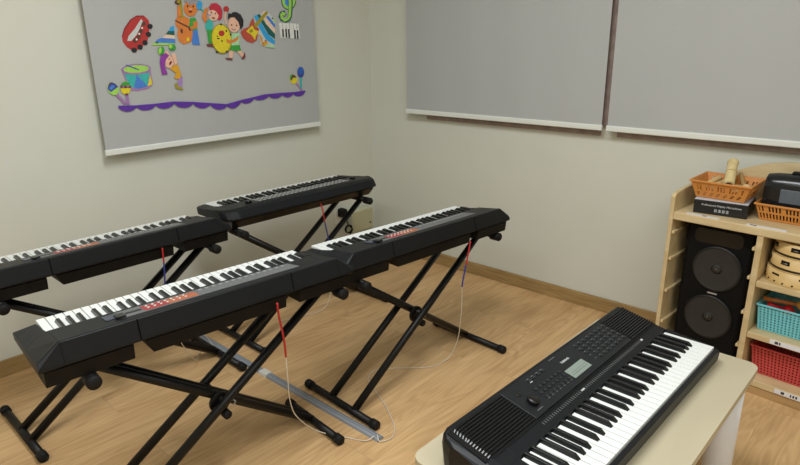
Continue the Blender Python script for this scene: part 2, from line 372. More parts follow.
# ------------------------------------------------------------------ paper cutouts on the left blind
CUTOUTS = {
 'tambourine_cutout': [
  ('red', [(-1643,1437),(-1627,1469),(-1594,1508),(-1563,1525),(-1528,1526),(-1509,1509),(-1505,1483),(-1514,1453),(-1526,1416),(-1555,1390),(-1586,1374),(-1610,1377),(-1629,1391),(-1643,1414)]),
  ('darkred', [(-1639,1433),(-1624,1467),(-1591,1505),(-1562,1521),(-1528,1522),(-1528,1527),(-1563,1526),(-1594,1509),(-1629,1469),(-1644,1434)]),
  ('pale', [(-1622,1416),(-1613,1437),(-1579,1469),(-1543,1512),(-1537,1502),(-1556,1469),(-1576,1440),(-1602,1416)]),
  ('black', [(-1493,1476),(-1499,1470),(-1507,1468),(-1515,1471),(-1519,1477),(-1518,1484),(-1512,1489),(-1504,1491),(-1496,1489),(-1492,1483)]),
  ('black', [(-1506,1440),(-1511,1435),(-1520,1433),(-1527,1436),(-1531,1442),(-1530,1449),(-1525,1454),(-1516,1456),(-1509,1453),(-1505,1447)]),
  ('black', [(-1528,1403),(-1533,1398),(-1542,1396),(-1549,1399),(-1553,1405),(-1552,1412),(-1546,1418),(-1538,1419),(-1531,1417),(-1527,1410)]),
  ('black', [(-1554,1384),(-1559,1378),(-1568,1377),(-1575,1379),(-1579,1386),(-1578,1393),(-1572,1398),(-1564,1400),(-1557,1397),(-1553,1391)]),
  ('black', [(-1584,1371),(-1590,1365),(-1598,1364),(-1605,1367),(-1609,1373),(-1608,1380),(-1603,1385),(-1594,1387),(-1587,1384),(-1583,1378)]),
  ('brown', [(-1525,1488),(-1532,1481),(-1540,1481),(-1545,1486),(-1543,1494),(-1537,1500),(-1529,1501),(-1524,1496)]),
  ('brown', [(-1545,1454),(-1551,1448),(-1559,1448),(-1564,1453),(-1562,1461),(-1556,1467),(-1548,1468),(-1543,1462)]),
  ('brown', [(-1557,1430),(-1564,1424),(-1572,1423),(-1576,1428),(-1575,1436),(-1569,1442),(-1561,1443),(-1556,1438)]),
  ('brown', [(-1576,1415),(-1582,1409),(-1590,1408),(-1595,1413),(-1594,1421),(-1587,1427),(-1580,1428),(-1575,1423)]),
  ('white', [(-1540,1472),(-1542,1469),(-1545,1468),(-1548,1469),(-1549,1472),(-1547,1475),(-1544,1477),(-1541,1475)]),
  ('white', [(-1574,1422),(-1576,1419),(-1579,1417),(-1582,1419),(-1583,1422),(-1581,1425),(-1578,1427),(-1575,1425)]),
  ('white', [(-1558,1446),(-1560,1443),(-1563,1442),(-1566,1443),(-1567,1446),(-1565,1450),(-1562,1451),(-1559,1450)]),
 ],
 'striped_triangle_cutout': [
  ('lime', [(-1510,1396),(-1494,1408),(-1388,1404),(-1388,1400),(-1435,1395)]),
  ('blue', [(-1494,1407),(-1476,1421),(-1447,1431),(-1388,1425),(-1388,1403)]),
  ('peach', [(-1452,1428),(-1428,1446),(-1387,1442),(-1388,1424)]),
  ('darkgreen', [(-1433,1444),(-1415,1461),(-1387,1460),(-1388,1440)]),
  ('sky', [(-1415,1459),(-1403,1477),(-1385,1484),(-1386,1459)]),
  ('black', [(-1476,1406),(-1478,1404),(-1482,1402),(-1485,1404),(-1487,1407),(-1485,1409),(-1481,1411),(-1477,1409)]),
 ],
 'cello_player_cutout': [
  ('orange', [(-1375,1510),(-1364,1521),(-1329,1529),(-1304,1520),(-1298,1502),(-1309,1483),(-1290,1465),(-1290,1432),(-1308,1408),(-1344,1398),(-1367,1411),(-1375,1441),(-1365,1469),(-1376,1487)]),
  ('green', [(-1296,1520),(-1269,1523),(-1261,1502),(-1265,1460),(-1288,1460),(-1307,1483)]),
  ('blue', [(-1287,1465),(-1264,1465),(-1260,1408),(-1258,1394),(-1298,1395),(-1302,1411)]),
  ('orange', [(-1252,1565),(-1256,1552),(-1264,1541),(-1275,1532),(-1287,1528),(-1300,1528),(-1311,1532),(-1319,1540),(-1324,1550),(-1325,1563),(-1321,1575),(-1313,1586),(-1303,1595),(-1290,1600),(-1278,1600),(-1267,1596),(-1258,1588),(-1253,1577)]),
  ('grey', [(-1321,1592),(-1316,1608),(-1241,1613),(-1251,1581),(-1266,1587),(-1291,1577),(-1302,1593)]),
  ('olive', [(-1351,1614),(-1331,1614),(-1331,1520),(-1346,1519)]),
  ('brown', [(-1334,1591),(-1337,1585),(-1344,1581),(-1352,1579),(-1361,1580),(-1366,1584),(-1368,1590),(-1365,1596),(-1358,1600),(-1349,1602),(-1341,1601),(-1335,1597)]),
  ('olive', [(-1338,1594),(-1341,1588),(-1348,1586),(-1355,1588),(-1357,1593),(-1353,1598),(-1346,1600),(-1340,1599)]),
  ('brown', [(-1377,1505),(-1344,1489),(-1309,1474),(-1305,1479),(-1340,1494),(-1373,1510)]),
  ('brown', [(-1343,1461),(-1345,1452),(-1349,1448),(-1354,1451),(-1356,1459),(-1355,1467),(-1351,1471),(-1346,1469)]),
  ('brown', [(-1298,1470),(-1299,1464),(-1303,1461),(-1308,1463),(-1311,1468),(-1309,1474),(-1305,1477),(-1300,1476)]),
  ('orange', [(-1283,1504),(-1259,1504),(-1264,1476),(-1300,1465),(-1304,1478),(-1285,1483)]),
  ('yellow', [(-1314,1420),(-1317,1414),(-1323,1411),(-1329,1414),(-1330,1420),(-1327,1427),(-1321,1430),(-1316,1427)]),
  ('darkred', [(-1281,1550),(-1285,1547),(-1293,1545),(-1300,1546),(-1303,1549),(-1300,1552),(-1292,1554),(-1284,1553)]),
  ('black', [(-1300,1574),(-1302,1570),(-1306,1570),(-1307,1574),(-1305,1578),(-1301,1578)]),
  ('black', [(-1270,1574),(-1273,1570),(-1277,1569),(-1278,1574),(-1275,1578),(-1272,1578)]),
  ('skin', [(-1284,1561),(-1287,1558),(-1293,1557),(-1296,1560),(-1292,1564),(-1286,1564)]),
  ('orange', [(-1357,1573),(-1344,1574),(-1343,1528),(-1363,1523)]),
 ],
 'redhead_child_cutout': [
  ('green', [(-1212,1470),(-1181,1472),(-1167,1400),(-1209,1395)]),
  ('teal', [(-1218,1489),(-1200,1514),(-1177,1515),(-1173,1491),(-1183,1465),(-1216,1465)]),
  ('orange', [(-1232,1524),(-1223,1544),(-1215,1561),(-1196,1571),(-1194,1561),(-1206,1536),(-1203,1514),(-1217,1498)]),
  ('skin', [(-1134,1539),(-1137,1529),(-1144,1520),(-1153,1513),(-1164,1510),(-1175,1509),(-1185,1513),(-1193,1519),(-1197,1528),(-1198,1538),(-1195,1548),(-1188,1557),(-1179,1564),(-1168,1567),(-1157,1568),(-1147,1564),(-1140,1558),(-1135,1549)]),
  ('crimson', [(-1188,1572),(-1172,1590),(-1144,1594),(-1121,1580),(-1112,1555),(-1118,1526),(-1131,1511),(-1146,1516),(-1137,1534),(-1148,1552),(-1165,1561),(-1182,1557)]),
  ('maroon', [(-1223,1397),(-1195,1400),(-1172,1401),(-1155,1388),(-1160,1380),(-1219,1387)]),
  ('sky', [(-1225,1578),(-1229,1570),(-1236,1563),(-1244,1560),(-1251,1561),(-1255,1566),(-1257,1574),(-1255,1583),(-1250,1591),(-1243,1598),(-1236,1601),(-1229,1600),(-1225,1595),(-1223,1587)]),
  ('teal', [(-1235,1563),(-1221,1550),(-1216,1554),(-1229,1567)]),
  ('black', [(-1174,1548),(-1176,1545),(-1180,1544),(-1181,1548),(-1179,1552),(-1175,1552)]),
  ('black', [(-1151,1544),(-1154,1540),(-1158,1540),(-1159,1543),(-1157,1547),(-1153,1547)]),
  ('darkred', [(-1159,1521),(-1163,1519),(-1170,1519),(-1177,1521),(-1179,1523),(-1176,1525),(-1168,1526),(-1162,1524)]),
  ('blue', [(-1199,1540),(-1191,1532),(-1178,1536),(-1179,1539),(-1190,1535),(-1197,1542)]),
 ],
 'yellow_drum_cutout': [
  ('olive', [(-1072,1429),(-1073,1410),(-1078,1392),(-1087,1375),(-1099,1362),(-1113,1353),(-1129,1349),(-1145,1350),(-1159,1356),(-1172,1367),(-1182,1381),(-1189,1398),(-1192,1416),(-1191,1435),(-1186,1453),(-1177,1468),(-1165,1481),(-1152,1490),(-1137,1494),(-1121,1494),(-1106,1489),(-1093,1479),(-1083,1465),(-1076,1448)]),
  ('yellow', [(-1079,1430),(-1080,1412),(-1084,1395),(-1092,1379),(-1103,1367),(-1116,1359),(-1130,1355),(-1145,1356),(-1158,1362),(-1170,1372),(-1179,1385),(-1185,1400),(-1188,1418),(-1187,1435),(-1182,1452),(-1174,1466),(-1164,1478),(-1151,1487),(-1137,1491),(-1123,1490),(-1110,1485),(-1098,1476),(-1088,1463),(-1082,1447)]),
  ('red', [(-1113,1449),(-1116,1443),(-1121,1438),(-1129,1435),(-1136,1435),(-1143,1438),(-1147,1443),(-1148,1449),(-1146,1456),(-1140,1461),(-1133,1463),(-1125,1463),(-1119,1461),(-1114,1456)]),
  ('black', [(-1143,1424),(-1148,1421),(-1157,1421),(-1162,1424),(-1157,1427),(-1147,1427)]),
  ('black', [(-1128,1412),(-1131,1408),(-1136,1408),(-1138,1412),(-1135,1416),(-1130,1416)]),
  ('black', [(-1152,1434),(-1155,1432),(-1159,1432),(-1161,1434),(-1159,1437),(-1154,1437)]),
  ('black', [(-1097,1461),(-1100,1455),(-1104,1455),(-1106,1461),(-1103,1466),(-1098,1466)]),
  ('black', [(-1123,1492),(-1127,1488),(-1134,1488),(-1137,1492),(-1133,1496),(-1126,1497)]),
  ('black', [(-1161,1358),(-1165,1354),(-1172,1354),(-1175,1359),(-1171,1363),(-1164,1363)]),
  ('black', [(-1103,1359),(-1108,1355),(-1115,1355),(-1118,1359),(-1114,1364),(-1107,1363)]),
  ('black', [(-1074,1443),(-1077,1438),(-1081,1438),(-1083,1443),(-1080,1449),(-1076,1449)]),
  ('red', [(-1075,1567),(-1077,1561),(-1082,1556),(-1089,1554),(-1095,1553),(-1101,1556),(-1105,1561),(-1106,1567),(-1104,1573),(-1099,1578),(-1092,1580),(-1086,1581),(-1080,1578),(-1076,1573)]),
  ('skin', [(-1098,1555),(-1108,1528),(-1101,1494),(-1094,1495),(-1100,1529),(-1091,1554)]),
 ],
 'drummer_boy_cutout': [
  ('skin', [(-1096,1364),(-1070,1363),(-1079,1328),(-1100,1328)]),
  ('skin', [(-1052,1362),(-1024,1363),(-1004,1336),(-1015,1321),(-1032,1340)]),
  ('maroon', [(-1122,1330),(-1079,1322),(-1085,1316),(-1117,1321)]),
  ('maroon', [(-1026,1322),(-1001,1354),(-1000,1327),(-1016,1318)]),
  ('green', [(-1093,1365),(-1078,1393),(-1032,1393),(-1024,1362),(-1058,1360),(-1060,1370),(-1068,1361)]),
  ('mint', [(-1072,1450),(-1024,1451),(-1034,1391),(-1079,1389)]),
  ('orange', [(-1106,1422),(-1081,1414),(-1050,1426),(-1031,1437),(-1036,1418),(-1055,1407),(-1085,1399),(-1105,1404)]),
  ('skin', [(-1016,1494),(-1020,1480),(-1028,1467),(-1038,1458),(-1051,1453),(-1063,1453),(-1074,1458),(-1083,1467),(-1088,1479),(-1088,1493),(-1085,1506),(-1077,1519),(-1067,1528),(-1055,1533),(-1042,1533),(-1031,1528),(-1022,1519),(-1017,1507)]),
  ('black', [(-1087,1516),(-1081,1547),(-1062,1544),(-1056,1552),(-1035,1554),(-1022,1549),(-1007,1541),(-994,1514),(-998,1487),(-1015,1469),(-1021,1484),(-1027,1506),(-1048,1527),(-1074,1526)]),
  ('black', [(-1064,1490),(-1067,1486),(-1071,1486),(-1073,1490),(-1070,1494),(-1066,1494)]),
  ('black', [(-1035,1487),(-1037,1483),(-1041,1483),(-1043,1487),(-1041,1492),(-1036,1492)]),
  ('darkred', [(-1046,1468),(-1050,1466),(-1060,1466),(-1069,1468),(-1072,1471),(-1067,1473),(-1058,1473),(-1049,1472)]),
  ('white', [(-1050,1470),(-1055,1468),(-1063,1469),(-1067,1471),(-1063,1473),(-1054,1472)]),
 ],
 'striped_panel_cutout': [
  ('pale', [(-926,1538),(-892,1545),(-851,1566),(-829,1558),(-786,1519),(-804,1372),(-861,1378),(-892,1392),(-915,1481)]),
  ('sky', [(-925,1537),(-903,1542),(-847,1451),(-799,1412),(-802,1388),(-857,1415),(-897,1477)]),
  ('darkgreen', [(-903,1542),(-886,1548),(-849,1497),(-795,1446),(-798,1417),(-841,1446)]),
  ('peach', [(-870,1556),(-856,1563),(-792,1472),(-795,1448),(-849,1497)]),
  ('blue', [(-849,1533),(-832,1541),(-790,1495),(-792,1475)]),
  ('lime', [(-809,1534),(-787,1519),(-789,1501)]),
  ('mint', [(-859,1394),(-803,1383),(-804,1372),(-861,1378)]),
  ('black', [(-799,1527),(-802,1524),(-808,1524),(-810,1527),(-807,1531),(-802,1531)]),
 ],
 'guitar_cutout': [
  ('brick', [(-1016,1456),(-995,1472),(-961,1481),(-948,1508),(-930,1527),(-923,1497),(-897,1471),(-910,1441),(-918,1415),(-949,1400),(-980,1408),(-1005,1428)]),
  ('yellow', [(-981,1459),(-939,1490),(-929,1469),(-901,1459),(-924,1433),(-929,1414),(-949,1441)]),
  ('olive', [(-930,1492),(-849,1559),(-840,1563),(-830,1555),(-916,1476)]),
  ('olive', [(-939,1468),(-937,1461),(-943,1455),(-953,1452),(-960,1455),(-962,1461),(-956,1468),(-946,1471)]),
 ],
 'saxophone_cutout': [
  ('amber', [(-903,1446),(-888,1435),(-879,1402),(-868,1405),(-857,1415),(-846,1401),(-863,1384),(-884,1388),(-894,1418)]),
  ('red', [(-856,1411),(-858,1408),(-862,1406),(-866,1408),(-867,1411),(-865,1413),(-861,1415),(-858,1413)]),
  ('red', [(-880,1421),(-881,1419),(-884,1418),(-887,1419),(-888,1421),(-886,1423),(-883,1424),(-881,1423)]),
  ('red', [(-872,1397),(-873,1395),(-876,1394),(-879,1395),(-880,1397),(-878,1399),(-875,1400),(-873,1399)]),
 ],
 'treble_clef_cutout': [
  ('darkgreen', [(-634,1623),(-637,1610),(-643,1598),(-652,1588),(-663,1580),(-676,1575),(-690,1573),(-703,1574),(-715,1579),(-725,1586),(-732,1595),(-736,1607),(-737,1619),(-734,1631),(-728,1643),(-719,1653),(-708,1661),(-695,1666),(-682,1669),(-668,1668),(-656,1663),(-646,1656),(-639,1647),(-634,1635)]),
  ('lime', [(-639,1623),(-642,1612),(-647,1601),(-656,1591),(-666,1584),(-677,1579),(-689,1577),(-701,1579),(-712,1583),(-721,1589),(-727,1598),(-731,1609),(-731,1620),(-729,1631),(-723,1642),(-715,1651),(-705,1658),(-694,1663),(-682,1665),(-670,1664),(-659,1660),(-650,1654),(-644,1645),(-640,1634)]),
  ('sky', [(-663,1621),(-665,1612),(-670,1604),(-676,1597),(-683,1593),(-691,1592),(-699,1593),(-705,1596),(-710,1602),(-713,1610),(-713,1619),(-711,1627),(-707,1635),(-701,1642),(-694,1646),(-686,1648),(-679,1647),(-672,1643),(-667,1637),(-664,1629)]),
  ('blue', [(-684,1614),(-687,1604),(-693,1598),(-699,1597),(-704,1603),(-706,1613),(-703,1623),(-697,1629),(-690,1629),(-685,1623)]),
  ('darkgreen', [(-722,1535),(-706,1549),(-720,1571),(-750,1562),(-763,1538),(-749,1515),(-719,1504),(-687,1514),(-671,1536),(-663,1575),(-659,1608),(-658,1654),(-660,1686),(-689,1682),(-687,1651),(-689,1607),(-692,1575),(-699,1540),(-707,1529),(-716,1526),(-727,1530),(-734,1541),(-729,1549),(-730,1550),(-734,1553),(-741,1550)]),
  ('lime', [(-718,1542),(-713,1556),(-734,1564),(-751,1550),(-750,1527),(-724,1511),(-695,1520),(-679,1539),(-672,1575),(-668,1607),(-667,1653),(-668,1683),(-686,1681),(-685,1652),(-687,1607),(-690,1575),(-697,1542),(-706,1530),(-719,1525),(-734,1534),(-734,1547),(-730,1551),(-731,1551),(-735,1545)]),
  ('lime', [(-714,1660),(-676,1698),(-659,1739),(-672,1751),(-690,1727),(-695,1686),(-721,1660)]),
 ],
 'piano_keys_cutout': [
  ('white', [(-763,1505),(-626,1502),(-622,1420),(-757,1426)]),
  ('black', [(-745,1471),(-734,1471),(-734,1428),(-745,1428)]),
  ('black', [(-723,1473),(-712,1473),(-712,1426),(-723,1426)]),
  ('black', [(-704,1472),(-693,1472),(-693,1424),(-704,1424)]),
  ('black', [(-662,1468),(-651,1468),(-651,1421),(-662,1421)]),
  ('black', [(-643,1466),(-632,1466),(-632,1420),(-643,1420)]),
  ('grey', [(-740,1504),(-738,1504),(-739,1471),(-741,1471)]),
  ('grey', [(-715,1504),(-714,1505),(-715,1471),(-717,1471)]),
  ('grey', [(-691,1505),(-689,1505),(-690,1471),(-692,1471)]),
  ('grey', [(-666,1505),(-665,1505),(-665,1471),(-667,1471)]),
  ('grey', [(-641,1505),(-640,1505),(-640,1471),(-642,1471)]),
 ],
 'side_drum_cutout': [
  ('violet', [(-1528,1291),(-1531,1285),(-1539,1279),(-1551,1274),(-1566,1270),(-1583,1267),(-1601,1266),(-1619,1267),(-1636,1270),(-1649,1273),(-1660,1278),(-1666,1284),(-1668,1290),(-1665,1296),(-1657,1302),(-1646,1307),(-1632,1311),(-1615,1314),(-1597,1315),(-1579,1314),(-1562,1312),(-1548,1308),(-1537,1304),(-1530,1298)]),
  ('violet', [(-1666,1288),(-1531,1286),(-1527,1221),(-1535,1212),(-1558,1199),(-1606,1192),(-1641,1197),(-1649,1216)]),
  ('teal', [(-1657,1272),(-1601,1266),(-1622,1208),(-1640,1216)]),
  ('blue', [(-1601,1266),(-1555,1210),(-1600,1202),(-1622,1206)]),
  ('teal', [(-1600,1267),(-1537,1272),(-1556,1212)]),
  ('yellow', [(-1535,1264),(-1531,1218),(-1554,1211)]),
  ('violet', [(-1528,1291),(-1531,1285),(-1539,1279),(-1551,1274),(-1566,1270),(-1583,1267),(-1601,1266),(-1619,1267),(-1636,1270),(-1649,1273),(-1660,1278),(-1666,1284),(-1668,1290),(-1665,1296),(-1657,1302),(-1646,1307),(-1632,1311),(-1615,1314),(-1597,1315),(-1579,1314),(-1562,1312),(-1548,1308),(-1537,1304),(-1530,1298)]),
  ('lime', [(-1538,1292),(-1540,1288),(-1547,1283),(-1557,1280),(-1570,1277),(-1585,1275),(-1601,1274),(-1616,1275),(-1630,1276),(-1642,1279),(-1651,1282),(-1657,1287),(-1658,1291),(-1656,1295),(-1650,1299),(-1640,1303),(-1627,1306),(-1613,1308),(-1597,1309),(-1582,1308),(-1567,1307),(-1555,1304),(-1545,1301),(-1540,1297)]),
  ('indigo', [(-1644,1308),(-1589,1285),(-1587,1290),(-1642,1313)]),
 ],
 'maraca_girl_cutout': [
  ('lilac', [(-1397,1236),(-1371,1247),(-1377,1211),(-1386,1195),(-1404,1201)]),
  ('olive', [(-1419,1213),(-1404,1220),(-1403,1203),(-1381,1194),(-1375,1182),(-1393,1184),(-1416,1192)]),
  ('amber', [(-1431,1285),(-1408,1305),(-1389,1302),(-1377,1251),(-1393,1235),(-1417,1240),(-1405,1265)]),
  ('skin', [(-1417,1355),(-1396,1357),(-1391,1312),(-1406,1302),(-1412,1335)]),
  ('skin', [(-1457,1364),(-1434,1370),(-1427,1348),(-1447,1348)]),
  ('skin', [(-1452,1328),(-1429,1352),(-1414,1337),(-1410,1308),(-1431,1286),(-1453,1296)]),
  ('purple', [(-1481,1317),(-1473,1345),(-1445,1361),(-1429,1348),(-1449,1328),(-1458,1300),(-1448,1262),(-1477,1260),(-1478,1284)]),
  ('green', [(-1450,1368),(-1454,1360),(-1461,1354),(-1468,1352),(-1476,1353),(-1481,1358),(-1483,1365),(-1482,1373),(-1478,1381),(-1471,1387),(-1463,1389),(-1456,1388),(-1451,1383),(-1449,1376)]),
  ('lime', [(-1465,1369),(-1469,1361),(-1474,1356),(-1478,1354),(-1481,1357),(-1481,1364),(-1480,1372),(-1476,1380),(-1471,1385),(-1467,1387),(-1464,1384),(-1464,1378)]),
  ('green', [(-1390,1384),(-1392,1378),(-1398,1373),(-1406,1371),(-1414,1371),(-1422,1374),(-1426,1379),(-1427,1385),(-1425,1390),(-1419,1395),(-1411,1398),(-1402,1398),(-1395,1395),(-1391,1390)]),
  ('lime', [(-1408,1388),(-1410,1384),(-1415,1381),(-1421,1381),(-1425,1384),(-1426,1389),(-1424,1393),(-1419,1396),(-1413,1396),(-1409,1393)]),
  ('darkred', [(-1423,1311),(-1428,1305),(-1433,1304),(-1435,1308),(-1432,1315),(-1426,1321),(-1421,1322),(-1419,1318)]),
  ('black', [(-1429,1331),(-1430,1329),(-1433,1329),(-1434,1332),(-1432,1334),(-1430,1334)]),
 ],
 'blue_green_maraca_cutout': [
  ('violet', [(-1712,1179),(-1677,1134),(-1666,1142),(-1701,1188)]),
  ('lime', [(-1695,1220),(-1693,1211),(-1693,1200),(-1697,1192),(-1703,1185),(-1711,1181),(-1720,1181),(-1729,1184),(-1736,1191),(-1741,1199),(-1743,1209),(-1743,1219),(-1739,1228),(-1733,1234),(-1725,1238),(-1717,1238),(-1708,1235),(-1701,1229)]),
  ('indigo', [(-1743,1211),(-1736,1227),(-1721,1238),(-1706,1232),(-1694,1217),(-1731,1196)]),
  ('blue', [(-1737,1212),(-1721,1227),(-1706,1220),(-1728,1204)]),
  ('brown', [(-1741,1222),(-1729,1237),(-1713,1238),(-1729,1231)]),
 ],
 'yellow_maraca_cutout': [
  ('violet', [(-1668,1182),(-1667,1135),(-1653,1136),(-1654,1184)]),
  ('yellow', [(-1637,1209),(-1640,1199),(-1645,1190),(-1653,1184),(-1661,1181),(-1670,1182),(-1677,1186),(-1683,1193),(-1685,1202),(-1685,1212),(-1682,1221),(-1677,1230),(-1669,1236),(-1661,1239),(-1653,1239),(-1645,1235),(-1640,1228),(-1637,1219)]),
  ('green', [(-1682,1222),(-1674,1234),(-1657,1239),(-1642,1233),(-1638,1221)]),
  ('brown', [(-1684,1222),(-1637,1220),(-1637,1208),(-1685,1210)]),
  ('violet', [(-1676,1218),(-1666,1221),(-1667,1212),(-1676,1212)]),
  ('violet', [(-1656,1218),(-1645,1220),(-1647,1212),(-1656,1211)]),
  ('maroon', [(-1654,1180),(-1657,1177),(-1662,1175),(-1667,1177),(-1669,1181),(-1666,1185),(-1661,1186),(-1656,1184)]),
 ],
 'small_yellow_maraca_cutout': [
  ('violet', [(-682,1178),(-636,1129),(-625,1135),(-671,1184)]),
  ('yellow', [(-662,1204),(-660,1194),(-662,1184),(-669,1176),(-678,1172),(-688,1172),(-699,1176),(-707,1183),(-713,1193),(-715,1203),(-713,1213),(-707,1220),(-698,1225),(-687,1225),(-677,1221),(-668,1214)]),
  ('green', [(-714,1202),(-709,1221),(-688,1228),(-683,1213),(-701,1192)]),
  ('brown', [(-690,1225),(-670,1217),(-668,1207),(-693,1206),(-704,1190),(-710,1197)]),
 ],
 'blue_maraca_cutout': [
  ('teal', [(-639,1211),(-643,1144),(-629,1143),(-625,1210)]),
  ('indigo', [(-607,1234),(-609,1224),(-614,1215),(-621,1208),(-630,1205),(-638,1205),(-646,1209),(-652,1216),(-655,1226),(-656,1236),(-654,1246),(-649,1255),(-642,1262),(-634,1265),(-625,1265),(-617,1261),(-611,1254),(-608,1244)]),
  ('royal', [(-612,1242),(-614,1233),(-619,1226),(-625,1222),(-633,1221),(-640,1223),(-646,1228),(-649,1235),(-650,1243),(-648,1251),(-643,1258),(-637,1262),(-629,1264),(-622,1262),(-616,1257),(-613,1250)]),
 ],
 'scalloped_ribbon_cutout': [
  ('purple2', [(-1707,1133),(-1623,1128),(-1530,1128),(-1433,1131),(-1331,1121),(-1236,1108),(-1141,1095),(-1045,1110),(-965,1119),(-901,1128),(-781,1129),(-681,1127),(-607,1131),(-607,1126),(-621,1109),(-634,1104),(-647,1101),(-660,1100),(-673,1102),(-685,1107),(-697,1116),(-709,1107),(-721,1102),(-732,1100),(-743,1100),(-754,1103),(-765,1108),(-775,1117),(-789,1108),(-803,1103),(-816,1101),(-829,1101),(-842,1103),(-855,1108),(-867,1117),(-882,1108),(-896,1103),(-910,1100),(-924,1099),(-938,1099),(-952,1102),(-965,1109),(-978,1099),(-991,1093),(-1004,1089),(-1016,1088),(-1028,1088),(-1040,1092),(-1051,1099),(-1065,1085),(-1079,1077),(-1092,1072),(-1104,1070),(-1116,1071),(-1128,1076),(-1139,1085),(-1155,1075),(-1170,1071),(-1185,1070),(-1199,1072),(-1213,1077),(-1226,1085),(-1238,1098),(-1254,1089),(-1268,1085),(-1282,1084),(-1295,1086),(-1308,1091),(-1321,1098),(-1333,1111),(-1349,1101),(-1364,1097),(-1379,1096),(-1393,1098),(-1407,1102),(-1421,1109),(-1433,1121),(-1448,1110),(-1463,1105),(-1477,1102),(-1491,1101),(-1504,1104),(-1517,1109),(-1529,1119),(-1544,1108),(-1558,1103),(-1572,1101),(-1585,1101),(-1598,1103),(-1611,1109),(-1622,1119),(-1636,1110),(-1650,1105),(-1662,1103),(-1675,1104),(-1686,1108),(-1698,1114),(-1708,1124)]),
 ],
}

PC = dict(red=(178, 52, 50), darkred=(128, 34, 40), pale=(198, 202, 198), black=(34, 34, 40), brown=(92, 62, 52), white=(228, 230, 226), lime=(160, 212, 92),
          blue=(72, 128, 208), peach=(232, 204, 178), darkgreen=(24, 92, 84), sky=(52, 160, 220), orange=(214, 128, 58), green=(58, 158, 62), grey=(150, 150, 156),
          olive=(158, 146, 42), yellow=(222, 206, 44), skin=(232, 186, 160), teal=(60, 180, 172), crimson=(188, 46, 66), maroon=(112, 58, 62), mint=(170, 216, 170),
          brick=(184, 78, 60), amber=(216, 160, 40), violet=(160, 122, 172), indigo=(62, 66, 150), lilac=(164, 132, 190), purple=(140, 60, 158), royal=(40, 98, 190), purple2=(92, 48, 160))
PM = {k: mat('paper_' + k, v, 0.5, var=0.10, scale=90) for k, v in PC.items()}
CL = dict(tambourine_cutout=('red paper tambourine with black jingles on the left blind', 0),
          striped_triangle_cutout=('small striped paper triangle left of the cello player', 0),
          cello_player_cutout=('paper cutout of a grey-haired child holding an orange cello', 1),
          redhead_child_cutout=('paper cutout of a red-haired child in a teal top raising maracas', 1),
          yellow_drum_cutout=('round yellow paper drum with a red spot', 2),
          drummer_boy_cutout=('paper cutout of a black-haired boy in green shorts', 3),
          striped_panel_cutout=('larger diagonally striped paper piece behind the guitar', 0),
          guitar_cutout=('red and yellow paper guitar', 1),
          saxophone_cutout=('small golden paper saxophone right of the guitar', 1),
          treble_clef_cutout=('light green paper treble clef at the top right of the blind', 0),
          piano_keys_cutout=('white paper card of black and white piano keys under the treble clef', 0),
          side_drum_cutout=('paper side drum with teal and blue triangles', 0),
          maraca_girl_cutout=('paper cutout of a purple-haired girl shaking green maracas', 1),
          blue_green_maraca_cutout=('blue and green paper maraca, leftmost on the blind', 1),
          yellow_maraca_cutout=('yellow and green paper maraca overlapping the side drum', 2),
          small_yellow_maraca_cutout=('small yellow paper maraca at the right end of the purple ribbon', 0),
          blue_maraca_cutout=('blue paper maraca at the right end of the purple ribbon', 1),
          scalloped_ribbon_cutout=('long purple scalloped paper ribbon across the blind', 3))
for cname, layers in CUTOUTS.items():
    lab, lv = CL[cname]
    ys = [p[0] for _, pts in layers for p in pts]; zs = [p[1] for _, pts in layers for p in pts]
    oy, oz = (min(ys) + max(ys)) / 2000, min(zs) / 1000
    cb = MB(); x0 = 0.0006 + lv * 0.0011
    for k, (colr, pts) in enumerate(layers):
        xa = x0; xb = x0 + 0.0007 + 0.0002 * k
        ring = [(y / 1000 - oy, z / 1000 - oz) for y, z in pts]
        clean = [ring[0]]
        for q in ring[1:]:
            if abs(q[0] - clean[-1][0]) + abs(q[1] - clean[-1][1]) > 1e-5: clean.append(q)
        if abs(clean[0][0] - clean[-1][0]) + abs(clean[0][1] - clean[-1][1]) < 1e-5: clean.pop()
        cb.loft([[(xa, y, z) for y, z in clean], [(xb, y, z) for y, z in clean]], PM[colr])
    co = cb.build(cname, loc=(0.0545, oy, oz))
    tag(co, lab, 'paper cutout', 'music paper cutouts on the left blind')

# ------------------------------------------------------------------ keys shared by all keyboards
def key_meshes(wl, bl, wh_=0.018, bh=0.0115):
    w = MB(); w.box((-0.0106, 0, -wh_), (0.0106, wl, 0), M_WKEY)
    b = MB()
    a = 0.0062; t = 0.0045
    b.loft([[(-a, 0, -0.004), (a, 0, -0.004), (a, bl, -0.004), (-a, bl, -0.004)],
            [(-a, 0.001, 0.001), (a, 0.001, 0.001), (a, bl, 0.001), (-a, bl, 0.001)],
            [(-t, 0.012, bh), (t, 0.012, bh), (t, bl, bh), (-t, bl, bh)]], M_BKEY)
    return w.mesh('white_key'), b.mesh('black_key')
PITCHW = 0.02347
def add_keys(root, x_left, y0, z, wl, bl):
    wm, bmn = key_meshes(wl, bl)
    for i in range(36):
        o = inst('white_key', wm, root, (x_left + (i + 0.5) * PITCHW, y0, z))
        bv = o.modifiers.new('bevel', 'BEVEL'); bv.width = 0.0009; bv.segments = 2
    for i in range(35):
        d = i % 7
        off = {0: -0.003, 1: 0.003, 3: -0.0035, 4: 0.0, 5: 0.0035}.get(d)
        if off is None: continue
        o = inst('black_key', bmn, root, (x_left + (i + 1) * PITCHW + off, y0 + wl - bl, z))
        bv = o.modifiers.new('bevel', 'BEVEL'); bv.width = 0.0012; bv.segments = 2

